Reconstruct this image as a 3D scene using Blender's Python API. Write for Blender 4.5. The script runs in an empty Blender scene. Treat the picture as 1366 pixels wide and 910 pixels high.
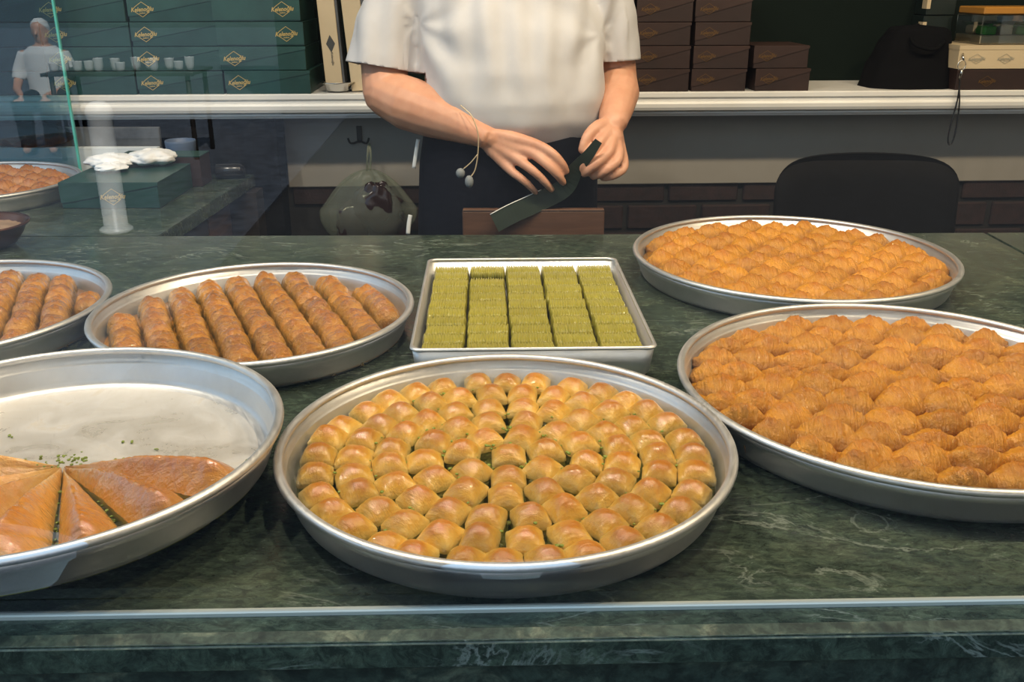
import bpy, bmesh, math, random
import numpy as np
from mathutils import Vector, Matrix, noise

S = bpy.context.scene
COL = S.collection
PI = math.pi
R = math.radians
random.seed(7)
rng = np.random.default_rng(7)

# ------------------------------------------------------------------ camera
CAM_Z = 1.358
cam = bpy.data.cameras.new('camera')
cam.sensor_width = 36.0
cam.lens = 36.0 * 1270.1 / 1366.0
cam.clip_start = 0.02
cam_o = bpy.data.objects.new('camera', cam)
cam_o.location = (0, 0, CAM_Z)
cam_o.rotation_euler = (R(90 - 20.765), R(0.076), 0)
COL.objects.link(cam_o)
S.camera = cam_o

# ------------------------------------------------------------------ world, lights, exposure
w = bpy.data.worlds.new('world')
S.world = w
w.use_nodes = True
bg = w.node_tree.nodes['Background']
bg.inputs[0].default_value = (0.50, 0.74, 1.0, 1)
bg.inputs[1].default_value = 1.25
S.view_settings.view_transform = 'Standard'
S.view_settings.look = 'None'
S.view_settings.gamma = 1.0
S.view_settings.use_curve_mapping = False
S.view_settings.exposure = 0.08
S.cycles.max_bounces = 8
S.cycles.transparent_max_bounces = 12
S.cycles.caustics_reflective = False
S.cycles.caustics_refractive = False
S.cycles.sample_clamp_indirect = 4.0

sun = bpy.data.lights.new('sun', 'SUN')
sun.energy = 11.0; sun.angle = R(0.6); sun.color = (1.0, 0.95, 0.87)
sun_o = bpy.data.objects.new('sun', sun)
sun_o.rotation_euler = Vector((-0.35, -1.0, -1.15)).to_track_quat('-Z', 'Y').to_euler()
COL.objects.link(sun_o)
LAMPS = [(-1.15, 1.26, 15.5), (-0.45, 1.26, 14), (0.25, 1.26, 14.5), (0.95, 1.26, 17), (1.65, 1.26, 17)]
for i, (lx, ly, e) in enumerate(LAMPS):
    ld = bpy.data.lights.new('downlight_bulb', 'AREA')
    ld.shape = 'DISK'; ld.size = 0.09
    ld.energy = e
    ld.color = [(1.0, 0.90, 0.76), (1.0, 0.86, 0.68), (1.0, 0.83, 0.61), (1.0, 0.79, 0.52), (1.0, 0.79, 0.52)][i]
    lo = bpy.data.objects.new('downlight_bulb', ld)
    lo.location = (lx, ly, 2.66)
    lo.rotation_euler = (R(16), 0, 0)
    COL.objects.link(lo)

# ------------------------------------------------------------------ helpers
def link(o, parent=None):
    COL.objects.link(o)
    if parent is not None:
        o.parent = parent
    return o

def tag(o, label=None, cat=None, group=None, kind=None):
    if label: o['label'] = label
    if cat: o['category'] = cat
    if group: o['group'] = group
    if kind: o['kind'] = kind
    return o

def empty(name, loc=(0, 0, 0), rz=0.0, label=None, cat=None, group=None, parent=None):
    o = bpy.data.objects.new(name, None)
    o.empty_display_size = 0.02
    o.location = loc
    o.rotation_euler = (0, 0, rz)
    link(o, parent)
    return tag(o, label, cat, group)

def mesh_of(name, verts, faces, mat=None, smooth=True):
    me = bpy.data.meshes.new(name)
    me.from_pydata([tuple(map(float, v)) for v in verts], [], [tuple(int(i) for i in f) for f in faces])
    me.validate()
    if mat: me.materials.append(mat)
    if smooth:
        me.polygons.foreach_set('use_smooth', [True] * len(me.polygons))
    me.update()
    return me

def obj(name, me, parent=None, loc=(0, 0, 0), rot=(0, 0, 0)):
    o = bpy.data.objects.new(name, me)
    o.location = loc
    o.rotation_euler = rot
    return link(o, parent)

def bm_mesh(name, bm, mat=None, smooth=False):
    bmesh.ops.recalc_face_normals(bm, faces=bm.faces)
    me = bpy.data.meshes.new(name)
    bm.to_mesh(me); bm.free()
    if mat: me.materials.append(mat)
    if smooth:
        me.polygons.foreach_set('use_smooth', [True] * len(me.polygons))
    return me

def box_bm(bm, x0, x1, y0, y1, z0, z1, bevel=0.0, seg=2):
    ret = bmesh.ops.create_cube(bm, size=1.0)
    vs = ret['verts']
    for v in vs:
        v.co = Vector(((x0 + x1) / 2 + v.co.x * (x1 - x0), (y0 + y1) / 2 + v.co.y * (y1 - y0), (z0 + z1) / 2 + v.co.z * (z1 - z0)))
    if bevel > 0:
        es = list({e for v in vs for e in v.link_edges})
        bmesh.ops.bevel(bm, geom=es, offset=bevel, segments=seg, affect='EDGES', profile=0.5)

def box(name, x0, x1, y0, y1, z0, z1, mat, parent=None, bevel=0.0, seg=2):
    bm = bmesh.new()
    box_bm(bm, x0, x1, y0, y1, z0, z1, bevel, seg)
    return obj(name, bm_mesh(name, bm, mat, smooth=False), parent)

def lathe(name, prof, mat, seg=96, smooth=True):
    vs, fs = [], []
    n = len(prof)
    for i in range(seg):
        a = 2 * PI * i / seg
        c, s = math.cos(a), math.sin(a)
        for r, z in prof:
            vs.append((r * c, r * s, z))
    for i in range(seg):
        j = (i + 1) % seg
        for k in range(n - 1):
            fs.append((i * n + k, j * n + k, j * n + k + 1, i * n + k + 1))
    bm = bmesh.new()
    bv = [bm.verts.new(v) for v in vs]
    for f in fs:
        try: bm.faces.new([bv[i] for i in f])
        except ValueError: pass
    bmesh.ops.remove_doubles(bm, verts=bm.verts, dist=1e-6)
    bmesh.ops.dissolve_degenerate(bm, edges=bm.edges, dist=1e-7)
    return bm_mesh(name, bm, mat, smooth)

def poly_prism(name, pts, z0, z1, mat, parent=None, bevel=0.0):
    bm = bmesh.new()
    lo = [bm.verts.new((x, y, z0)) for x, y in pts]
    f = bm.faces.new(lo)
    ext = bmesh.ops.extrude_face_region(bm, geom=[f])
    for v in ext['geom']:
        if isinstance(v, bmesh.types.BMVert): v.co.z = z1
    if bevel:
        bmesh.ops.bevel(bm, geom=[e for e in bm.edges], offset=bevel, segments=2, affect='EDGES')
    return obj(name, bm_mesh(name, bm, mat), parent)

def tube_geo(pts, rad, n=12, caps=True, flat=None):
    """rings around a polyline; rad scalar / list / list of (r_side, r_up); returns verts, faces"""
    pts = [Vector(p) for p in pts]
    m = len(pts)
    rads = [rad] * m if isinstance(rad, (int, float)) else list(rad)
    rads = [(r, r) if isinstance(r, (int, float)) else r for r in rads]
    vs, fs = [], []
    ref = Vector((0, 0, 1)) if flat is None else Vector(flat)
    prev = None
    for i, p in enumerate(pts):
        t = (pts[min(i + 1, m - 1)] - pts[max(i - 1, 0)]).normalized()
        if prev is None:
            up = ref - t * ref.dot(t)
            if up.length < 0.05:
                up = Vector((0, 1, 0)) - t * t.y
        else:
            up = prev - t * prev.dot(t)
        up.normalize(); prev = up
        side = t.cross(up).normalized()
        for k in range(n):
            a = 2 * PI * k / n
            vs.append(p + side * (math.cos(a) * rads[i][0]) + up * (math.sin(a) * rads[i][1]))
    for i in range(m - 1):
        for k in range(n):
            k2 = (k + 1) % n
            fs.append((i * n + k, i * n + k2, (i + 1) * n + k2, (i + 1) * n + k))
    if caps:
        fs.append(tuple(range(n - 1, -1, -1)))
        fs.append(tuple((m - 1) * n + k for k in range(n)))
    return vs, fs

def tube(name, pts, rad, mat, parent=None, n=10, flat=None):
    v, f = tube_geo(pts, rad, n, True, flat)
    return obj(name, mesh_of(name, v, f, mat), parent)

def smooth_path(pts, per=6):
    P = [Vector(p) for p in pts]
    P = [P[0] * 2 - P[1]] + P + [P[-1] * 2 - P[-2]]
    out = []
    for i in range(1, len(P) - 2):
        for k in range(per):
            t = k / per
            p0, p1, p2, p3 = P[i - 1], P[i], P[i + 1], P[i + 2]
            out.append(0.5 * ((2 * p1) + (p2 - p0) * t + (2 * p0 - 5 * p1 + 4 * p2 - p3) * t * t + (3 * p1 - p0 - 3 * p2 + p3) * t ** 3))
    out.append(P[-2].copy())
    return out

def ordn(n):
    if 10 <= n % 100 <= 20: return '%dth' % n
    return '%d%s' % (n, {1: 'st', 2: 'nd', 3: 'rd'}.get(n % 10, 'th'))

# ------------------------------------------------------------------ materials
class Mat:
    def __init__(s, name):
        s.m = bpy.data.materials.new(name)
        s.m.use_nodes = True
        s.t = s.m.node_tree
        s.b = s.t.nodes['Principled BSDF']
    def n(s, kind, **kw):
        x = s.t.nodes.new(kind)
        for k, v in kw.items():
            if k.startswith('i_'):
                key = k[2:]
                key = int(key) if key.isdigit() else key.replace('_', ' ')
                x.inputs[key].default_value = v
            else: setattr(x, k, v)
        return x
    def l(s, a, b): s.t.links.new(a, b)
    def set(s, **kw):
        for k, v in kw.items():
            s.b.inputs[k.replace('_', ' ')].default_value = v
        return s
    def ramp(s, fac, stops):
        r = s.n('ShaderNodeValToRGB')
        e = r.color_ramp.elements
        while len(e) < len(stops): e.new(0.5)
        for q, (p, c) in zip(e, stops):
            q.position = p
            q.color = tuple(c) + (1,) if len(c) == 3 else c
        s.l(fac, r.inputs[0])
        return r.outputs[0]
    def coord(s, kind='Object', scale=(1, 1, 1), rot=(0, 0, 0), rand=False):
        tc = s.n('ShaderNodeTexCoord')
        mp = s.n('ShaderNodeMapping')
        mp.inputs['Scale'].default_value = scale
        mp.inputs['Rotation'].default_value = rot
        s.l(tc.outputs[kind], mp.inputs[0])
        if rand:
            oi = s.n('ShaderNodeObjectInfo')
            mu = s.n('ShaderNodeMath', operation='MULTIPLY'); mu.inputs[1].default_value = 37.0
            s.l(oi.outputs['Random'], mu.inputs[0])
            cb = s.n('ShaderNodeCombineXYZ')
            for k in range(3): s.l(mu.outputs[0], cb.inputs[k])
            s.l(cb.outputs[0], mp.inputs['Location'])
        return mp.outputs[0]
    def noise(s, vec, scale, detail=4, rough=0.55, dist=0.0):
        x = s.n('ShaderNodeTexNoise')
        x.inputs['Scale'].default_value = scale
        x.inputs['Detail'].default_value = detail
        x.inputs['Roughness'].default_value = rough
        x.inputs['Distortion'].default_value = dist
        s.l(vec, x.inputs['Vector'])
        return x.outputs['Fac']
    def mix(s, fac, a, b, mode='MIX'):
        x = s.n('ShaderNodeMix', data_type='RGBA', blend_type=mode)
        for sock, v in ((x.inputs[0], fac), (x.inputs[6], a), (x.inputs[7], b)):
            if hasattr(v, 'is_linked'): s.l(v, sock)
            elif isinstance(v, (int, float)): sock.default_value = v
            else: sock.default_value = tuple(v) + (1,)
        return x.outputs[2]
    def math(s, op, a, b=0.0, c=None, clamp=False):
        x = s.n('ShaderNodeMath', operation=op)
        x.use_clamp = clamp
        for i, v in enumerate((a, b, c)):
            if v is None: continue
            if hasattr(v, 'is_linked'): s.l(v, x.inputs[i])
            else: x.inputs[i].default_value = v
        return x.outputs[0]
    def bump(s, h, strength=0.3, dist=0.002):
        x = s.n('ShaderNodeBump')
        x.inputs['Strength'].default_value = strength
        x.inputs['Distance'].default_value = dist
        s.l(h, x.inputs['Height'])
        s.l(x.outputs[0], s.b.inputs['Normal'])
        s.l(x.outputs[0], s.b.inputs['Coat Normal'])
    def color(s, sock): s.l(sock, s.b.inputs['Base Color'])

def plain(name, col, rough=0.5, metal=0.0, **kw):
    m = Mat(name)
    m.set(Base_Color=tuple(col) + (1,), Roughness=rough, Metallic=metal, **kw)
    return m.m

def m_marble():
    m = Mat('green marble')
    v = m.coord('Object', (1, 1, 1), (0, 0, 0.5))
    n1 = m.noise(v, 7, 8, 0.7, 1.2)
    n2 = m.noise(m.coord('Object', (1, 2.2, 1), (0, 0, 0.6)), 55, 7, 0.8, 0.6)
    base = m.ramp(n1, [(0.3, (0.026, 0.038, 0.031)), (0.5, (0.045, 0.064, 0.048)), (0.70, (0.085, 0.105, 0.074))])
    speck = m.ramp(n2, [(0.42, (0.45, 0.45, 0.45)), (0.62, (1.5, 1.55, 1.45))])
    c = m.mix(0.85, base, speck, 'MULTIPLY')
    # pale broken veins
    vs = m.coord('Object', (1.6, 4.5, 3), (0, 0, 0.25))
    nv = m.noise(vs, 2.4, 7, 0.62, 1.6)
    a = m.math('ABSOLUTE', m.math('SUBTRACT', nv, 0.5))
    line = m.ramp(a, [(0.0, (1, 1, 1)), (0.018, (0, 0, 0))])
    brk = m.ramp(m.noise(v, 9, 3), [(0.5, (0, 0, 0)), (0.64, (1, 1, 1))])
    c = m.mix(m.math('MULTIPLY', m.math('MULTIPLY', line, brk), 0.7), c, (0.24, 0.28, 0.24))
    m.color(c)
    m.set(Roughness=0.2)
    m.l(m.ramp(n2, [(0.3, (0.14,) * 3), (0.7, (0.3,) * 3)]), m.b.inputs['Roughness'])
    return m.m

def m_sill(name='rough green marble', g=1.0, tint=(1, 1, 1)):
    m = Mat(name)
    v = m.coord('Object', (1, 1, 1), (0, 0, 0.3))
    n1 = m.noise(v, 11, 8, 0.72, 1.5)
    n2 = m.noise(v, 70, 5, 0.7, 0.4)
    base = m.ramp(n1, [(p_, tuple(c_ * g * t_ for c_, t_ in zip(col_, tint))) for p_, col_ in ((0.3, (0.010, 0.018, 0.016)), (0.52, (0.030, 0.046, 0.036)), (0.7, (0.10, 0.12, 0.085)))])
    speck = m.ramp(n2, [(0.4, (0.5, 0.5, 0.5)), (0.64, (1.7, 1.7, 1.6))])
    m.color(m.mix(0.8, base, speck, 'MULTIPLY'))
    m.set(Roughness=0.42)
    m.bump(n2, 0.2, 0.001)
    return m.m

def m_alu():
    m = Mat('worn aluminium')
    v = m.coord('Object')
    n1 = m.noise(v, 9, 5, 0.6)
    n2 = m.noise(m.coord('Object', (3, 40, 40), (0, 0, 0.6)), 9, 4, 0.6)
    m.color(m.ramp(n1, [(0.3, (0.60, 0.60, 0.60)), (0.65, (0.74, 0.74, 0.735))]))
    m.set(Metallic=0.88)
    m.l(m.ramp(n2, [(0.3, (0.36,) * 3), (0.7, (0.52,) * 3)]), m.b.inputs['Roughness'])
    m.bump(n2, 0.06, 0.001)
    return m.m

def m_alu_floor():
    m = Mat('scraped aluminium with syrup smears')
    v = m.coord('Object')
    n1 = m.noise(v, 14, 6, 0.65, 1.0)
    n2 = m.noise(m.coord('Object', (4, 30, 30), (0, 0, 0.7)), 7, 5, 0.6, 0.6)
    c = m.ramp(n1, [(0.3, (0.72, 0.68, 0.61)), (0.6, (0.82, 0.80, 0.77)), (0.75, (0.70, 0.64, 0.54))])
    sm = m.ramp(n2, [(0.62, (0, 0, 0)), (0.74, (1, 1, 1))])
    m.color(m.mix(m.math('MULTIPLY', sm, 0.25), c, (0.30, 0.28, 0.27)))
    m.set(Metallic=0.45)
    m.l(m.ramp(n1, [(0.35, (0.24,) * 3), (0.7, (0.5,) * 3)]), m.b.inputs['Roughness'])
    m.bump(n2, 0.1, 0.001)
    return m.m

def m_pastry(name, hi, mid, lo, zlo, zhi, wr=(260, 60, 60), bump=0.35, rough=0.3, coat=0.35, brown=None, vary=0.5):
    """baked colour follows the height of the dough in the piece: crests brown in the oven; puffs and rolls carry painted trough shade in lo"""
    m = Mat(name)
    tc = m.n('ShaderNodeTexCoord')
    sx = m.n('ShaderNodeSeparateXYZ')
    m.l(tc.outputs['Object'], sx.inputs[0])
    v = m.coord('Object', (1, 1, 1), (0, 0, 0), True)
    nz = m.noise(v, 65, 4, 0.6)
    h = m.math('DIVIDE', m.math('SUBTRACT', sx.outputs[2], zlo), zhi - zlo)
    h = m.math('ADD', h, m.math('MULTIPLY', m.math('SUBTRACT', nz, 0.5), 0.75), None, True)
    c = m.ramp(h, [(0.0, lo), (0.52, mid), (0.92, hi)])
    oi = m.n('ShaderNodeObjectInfo')
    hs = m.n('ShaderNodeHueSaturation')
    m.l(c, hs.inputs['Color'])
    m.l(m.math('ADD', 1.0 - vary * 0.55, m.math('MULTIPLY', oi.outputs['Random'], vary)), hs.inputs['Value'])
    m.color(hs.outputs[0])
    m.set(Roughness=rough, Coat_Weight=coat, Coat_Roughness=0.06, Specular_IOR_Level=0.5)
    m.b.inputs['Subsurface Weight'].default_value = 0.0
    vw = m.coord('Object', wr, (0, 0, 0), True)
    nw = m.noise(vw, 1.0, 4, 0.6, 0.5)
    nf = m.noise(v, 220, 4, 0.65)
    nm = m.noise(v, 95, 5, 0.65, 0.8)
    m.bump(m.math('ADD', m.math('ADD', nw, m.math('MULTIPLY', nf, 0.5)), m.math('MULTIPLY', nm, 0.8)), bump, 0.004)
    return m.m

def m_fabric(name, col, rough=0.85, bump=0.15):
    m = Mat(name)
    v = m.coord('Object')
    n = m.noise(v, 900, 2)
    m.color(m.mix(0.12, col, m.ramp(m.noise(v, 14, 4), [(0.3, (0.3,) * 3), (0.7, (1, 1, 1))]), 'MULTIPLY'))
    m.set(Roughness=rough, Sheen_Weight=0.15)
    m.bump(n, bump, 0.0006)
    return m.m

def m_glass(name, tint, refl=1.0):
    m = Mat(name)
    t = m.t
    t.nodes.remove(m.b)
    out = [x for x in t.nodes if x.type == 'OUTPUT_MATERIAL'][0]
    tr = m.n('ShaderNodeBsdfTransparent'); tr.inputs[0].default_value = tuple(tint) + (1,)
    gl = m.n('ShaderNodeBsdfGlossy'); gl.inputs['Roughness'].default_value = 0.004
    gl.inputs[0].default_value = (0.9, 0.95, 1.0, 1)
    fr = m.n('ShaderNodeFresnel'); fr.inputs[0].default_value = 1.5
    mx = m.n('ShaderNodeMixShader')
    m.l(m.math('MULTIPLY', fr.outputs[0], refl, None, True), mx.inputs[0])
    m.l(tr.outputs[0], mx.inputs[1]); m.l(gl.outputs[0], mx.inputs[2])
    m.l(mx.outputs[0], out.inputs[0])
    return m.m

def m_brick():
    m = Mat('dark red brick')
    v = m.coord('Object', (1, 1, 1), (0, 0, 0), True)
    m.color(m.ramp(m.noise(v, 40, 5), [(0.3, (0.012, 0.005, 0.004)), (0.7, (0.028, 0.010, 0.008))]))
    m.set(Roughness=0.8)
    m.bump(m.noise(v, 160, 4), 0.4, 0.002)
    return m.m

def m_wood(name, a, b):
    m = Mat(name)
    v = m.coord('Object', (3, 3, 30))
    m.color(m.ramp(m.noise(v, 3, 6, 0.6, 0.8), [(0.3, a), (0.7, b)]))
    m.set(Roughness=0.55)
    return m.m

def m_skin():
    m = Mat('skin')
    v = m.coord('Object')
    m.color(m.ramp(m.noise(v, 22, 4), [(0.3, (0.58, 0.28, 0.17)), (0.7, (0.68, 0.36, 0.23))]))
    m.set(Roughness=0.48)
    m.b.inputs['Subsurface Weight'].default_value = 0.12
    m.b.inputs['Subsurface Radius'].default_value = (0.012, 0.004, 0.002)
    m.bump(m.noise(v, 300, 3), 0.08, 0.001)
    return m.m

def m_board(name, col, rough=0.4, var=0.25):
    m = Mat(name)
    v = m.coord('Object', (1, 1, 1), (0, 0, 0), True)
    lo = tuple(c * (1 - var) for c in col); hi = tuple(c * (1 + var) for c in col)
    m.color(m.ramp(m.noise(v, 9, 4), [(0.3, lo), (0.7, hi)]))
    m.set(Roughness=rough)
    return m.m

def m_paint(name, col, rough=0.45):
    m = Mat(name)
    v = m.coord('Object')
    m.color(m.mix(0.25, col, m.ramp(m.noise(v, 6, 6, 0.6), [(0.3, (0.72, 0.69, 0.63)), (0.65, (1, 1, 1))]), 'MULTIPLY'))
    m.set(Roughness=rough)
    if max(col) < 0.03: m.set(Specular_IOR_Level=0.12)
    m.bump(m.noise(v, 60, 3), 0.05, 0.001)
    return m.m

M = {
    'marble': m_marble(), 'sill': m_sill(), 'tin': plain('blackish green tin', (0.004, 0.011, 0.008), 0.5), 'worn': m_sill('worn marble edge with painted sheen', 1.9, (1.15, .95, .85)), 'alu': m_alu(), 'alu_floor': m_alu_floor(),
    'square': m_pastry('baklava crust', (0.50, 0.180, 0.012), (0.72, 0.42, 0.060), (0.78, 0.62, 0.23), 0.0165, 0.0355, (40, 180, 60), 0.4, 0.28, 0.55, None, 0.3),
    'filling': m_pastry('pistachio layers', (0.42, 0.36, 0.08), (0.32, 0.30, 0.05), (0.16, 0.17, 0.02), 0.0, 0.03, (60, 60, 700), 0.6, 0.4, 0.3),
    'puff': m_pastry('puffed crust', (0.48, 0.165, 0.014), (0.64, 0.285, 0.024), (0.28, 0.10, 0.004), 0.019, 0.046, (330, 40, 60), 0.8, 0.32, 0.25, None, 0.25),  # low tone darkened to paint shade into the troughs
    'puff_dark': m_pastry('dark glazed puffed crust', (0.42, 0.14, 0.03), (0.52, 0.22, 0.05), (0.30, 0.11, 0.02), 0.016, 0.044, (300, 40, 60), 0.7, 0.22, 0.5, None, 0.25),
    'roll': m_pastry('rolled crust', (0.44, 0.155, 0.012), (0.64, 0.31, 0.04), (0.17, 0.11, 0.010), 0.012, 0.042, (300, 110, 60), 1.0, 0.22, 0.9, None, 0.4),  # low tone darkened as painted shade beside the grooves
    'wedge': m_pastry('smooth glazed crust', (0.50, 0.18, 0.016), (0.62, 0.29, 0.04), (0.66, 0.42, 0.14), 0.004, 0.046, (25, 140, 40), 0.5, 0.24, 1.0),
    'green_roll': m_pastry('pistachio roll', (0.34, 0.30, 0.035), (0.25, 0.23, 0.020), (0.09, 0.08, 0.008), 0.012, 0.036, (90, 90, 90), 0.3, 0.3, 0.4, None, 0.18),
    'syrup': m_pastry('syrup soaked base', (0.42, 0.18, 0.008), (0.38, 0.15, 0.006), (0.34, 0.13, 0.005), 0.0, 0.03, (60, 60, 60), 0.3, 0.15, 0.6),
    'syrup_green': m_pastry('pistachio crumb base', (0.20, 0.20, 0.03), (0.14, 0.15, 0.015), (0.09, 0.09, 0.01), 0.0, 0.02, (300, 300, 300), 0.7, 0.4, 0.2),
    'pist': plain('chopped pistachio', (0.20, 0.27, 0.025), 0.5),
    'glass': m_glass('shop window glass', (0.965, 0.985, 0.975), 2.0),
    'glass_teal': m_glass('tinted partition glass', (0.66, 0.93, 0.98), 1.6),
    'glass_edge': plain('teal glass edge', (0.10, 0.50, 0.42), 0.15),
    'silicone': plain('pale metal channel', (0.50, 0.53, 0.48), 0.28, 0.25),
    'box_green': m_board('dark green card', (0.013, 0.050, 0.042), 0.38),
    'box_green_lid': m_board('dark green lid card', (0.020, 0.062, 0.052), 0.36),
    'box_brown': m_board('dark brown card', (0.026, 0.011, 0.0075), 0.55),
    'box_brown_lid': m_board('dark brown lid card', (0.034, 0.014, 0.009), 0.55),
    'gold': plain('gold print', (0.62, 0.42, 0.14), 0.4, 0.4),
    'gold_dim': plain('dull gold print', (0.13, 0.065, 0.015), 0.5, 0.2),
    'cream': m_board('cream card', (0.62, 0.49, 0.31), 0.5, 0.06),
    'ink': plain('dark grey print', (0.06, 0.06, 0.055), 0.5),
    'white': m_paint('white painted shelf', (0.86, 0.84, 0.80), 0.35),
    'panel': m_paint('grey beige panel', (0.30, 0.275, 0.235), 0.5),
    'green_wall': m_paint('dark green wall', (0.0035, 0.0085, 0.0055), 0.75),
    'dark_wall': m_paint('near black wall', (0.005, 0.005, 0.006), 0.8),
    'mortar': m_paint('grey mortar', (0.028, 0.026, 0.024), 0.9),
    'brick': m_brick(),
    'steel': plain('stainless steel', (0.68, 0.67, 0.64), 0.2, 1.0),
    'iron': plain('dark iron', (0.035, 0.033, 0.03), 0.45, 0.7),
    'shirt': m_fabric('white cotton', (0.58, 0.575, 0.585)),
    'navy': plain('dark navy cloth', (0.006, 0.007, 0.013), 0.9, 0.0, Specular_IOR_Level=0.15),
    'black_cloth': plain('black cloth', (0.004, 0.004, 0.0045), 0.95, 0.0, Specular_IOR_Level=0.1),
    'black_leather': plain('black leather', (0.0035, 0.003, 0.0028), 0.7, 0.0, Specular_IOR_Level=0.1),
    'skin': m_skin(), 'hair': plain('dark hair', (0.02, 0.014, 0.01), 0.6),
    'eye': plain('eye white', (0.8, 0.8, 0.78), 0.2), 'lip': plain('lips', (0.42, 0.16, 0.12), 0.5),
    'wood': m_wood('brown wood', (0.055, 0.026, 0.012), (0.12, 0.060, 0.030)),
    'wood_dark': m_wood('dark stained wood', (0.016, 0.011, 0.008), (0.035, 0.024, 0.016)),
    'carton': m_wood('brown board', (0.085, 0.040, 0.022), (0.12, 0.058, 0.033)),
    'copper': plain('dark copper', (0.16, 0.07, 0.045), 0.32, 0.8),
    'powder': m_board('ground spice', (0.30, 0.20, 0.13), 0.9, 0.4),
    'tissue': m_fabric('white tissue', (0.86, 0.86, 0.86)),
    'blue_tub': plain('blue grey plastic', (0.10, 0.14, 0.22), 0.5),
    'stone': m_board('grey speckled stone', (0.10, 0.105, 0.11), 0.45, 0.6),
    'ledge': m_paint('pale ledge', (0.70, 0.74, 0.76), 0.35),
    'pan': plain('blackened pan', (0.02, 0.018, 0.018), 0.4, 0.5),
    'strip': m_board('dark green paper', (0.012, 0.022, 0.012), 0.5),
    'white_paper': plain('plain white', (0.8, 0.8, 0.76), 0.6),
    'black_plastic': plain('black plastic', (0.012, 0.012, 0.014), 0.22),
    'veil_pavement': m_board('added veil paving', (0.075, 0.083, 0.10), 0.8, 0.35), 'asphalt': m_board('dark asphalt', (0.022, 0.022, 0.023), 0.85, 0.3),
    'facade': m_paint('grey facade', (0.30, 0.28, 0.26), 0.8),
    'plaster': m_paint('pale plaster', (0.62, 0.60, 0.56), 0.8),
    'tile': m_board('dark floor tile', (0.06, 0.05, 0.045), 0.5),
    'shoe': plain('black shoe', (0.01, 0.01, 0.01), 0.4),
    'lamp_ring': plain('white lamp ring', (0.8, 0.8, 0.8), 0.4),
    'green_pack': plain('bright green wrapper', (0.05, 0.26, 0.03), 0.3),
    'orange_pack': plain('amber wrapper', (0.45, 0.20, 0.03), 0.4),
}
for k_ in ('wedge', 'roll', 'square', 'puff_dark'):
    M[k_].node_tree.nodes['Principled BSDF'].inputs['Coat IOR'].default_value = 1.7
def m_bag():
    m = Mat('thin greenish plastic')
    t = m.t
    out = [x for x in t.nodes if x.type == 'OUTPUT_MATERIAL'][0]
    m.set(Base_Color=(0.42, 0.44, 0.34, 1), Roughness=0.3)
    tr = m.n('ShaderNodeBsdfTransparent'); tr.inputs[0].default_value = (0.85, 0.88, 0.78, 1)
    mx = m.n('ShaderNodeMixShader'); mx.inputs[0].default_value = 0.28
    m.l(tr.outputs[0], mx.inputs[1]); m.l(m.b.outputs[0], mx.inputs[2]); m.l(mx.outputs[0], out.inputs[0])
    m.bump(m.noise(m.coord('Object'), 45, 4), 0.5, 0.006)
    return m.m
M['bag'] = m_bag()
M['clear'] = m_glass('clear plastic', (0.92, 0.95, 0.92), 2.2)

# ------------------------------------------------------------------ the setting
CT = 0.85                                     # counter top height
YAW = math.atan(0.039)
def back(lx, ly, z=0.0):                      # point in the back wall's own frame (front edge of the shelf is ly = 0)
    c, s = math.cos(YAW), math.sin(YAW)
    return (lx * c - ly * s, 2.7346 + lx * s + ly * c, z)
def on_back(o, lx=0, ly=0, z=0, rz=0):
    o.location = back(lx, ly, z); o.rotation_euler = (0, 0, YAW + rz); return o

def struct(o): o['kind'] = 'structure'; return o
struct(box('floor', -2.4, 2.6, 0.75, 3.3, -0.05, 0.0, M['tile']))
struct(box('ground', -60, 60, -90, 0.60, -0.06, -0.02, M['asphalt']))  # unseen street, asphalt tone set dark to keep the window's reflection low
struct(box('veil_pavement', -30, -1.30, -30, 0.60, -0.02, 0.0, M['veil_pavement']))  # added unseen paving, lighter so the window reflects a veil at left
struct(box('ceiling', -2.5, 2.7, 0.70, 3.4, 2.80, 2.9, M['plaster']))
wb = struct(on_back(box('wall_back', -2.35, 2.55, 0.30, 0.36, 0.0, 2.8, M['green_wall'])))
struct(box('wall_right', 2.6, 2.68, 0.72, 3.3, 0.0, 2.8, M['plaster']))
struct(box('wall_left', -2.48, -2.4, 2.35, 3.3, 0.0, 2.8, M['plaster']))
w2 = struct(empty('window_2', (-2.44, 1.55, 0)))
box('sill', -.04, .04, -.90, .80, 0.0, 0.82, M['plaster'], w2)
box('frame', -.03, .03, -.90, -.86, .82, 2.8, M['white'], w2); box('frame', -.03, .03, .76, .80, .82, 2.8, M['white'], w2)
obj('pane', mesh_of('pane', [(0, -.86, .82), (0, .76, .82), (0, .76, 2.8), (0, -.86, 2.8)], [(0, 1, 2, 3)], M['glass'], False), w2)
fl = struct(box('wall_front', -2.48, 2.68, 0.64, 0.74, 2.45, 2.9, M['plaster']))
struct(box('wall_opposite', -2.0, 14, -9.5, -9.2, 2.7, 7.0, M['facade']))
struct(box('wall_added_dark_base', -2.0, 14, -9.5, -9.22, 0.0, 2.7, M['dark_wall']))  # added unseen dark base, keeps reflected haze out of the window
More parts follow.
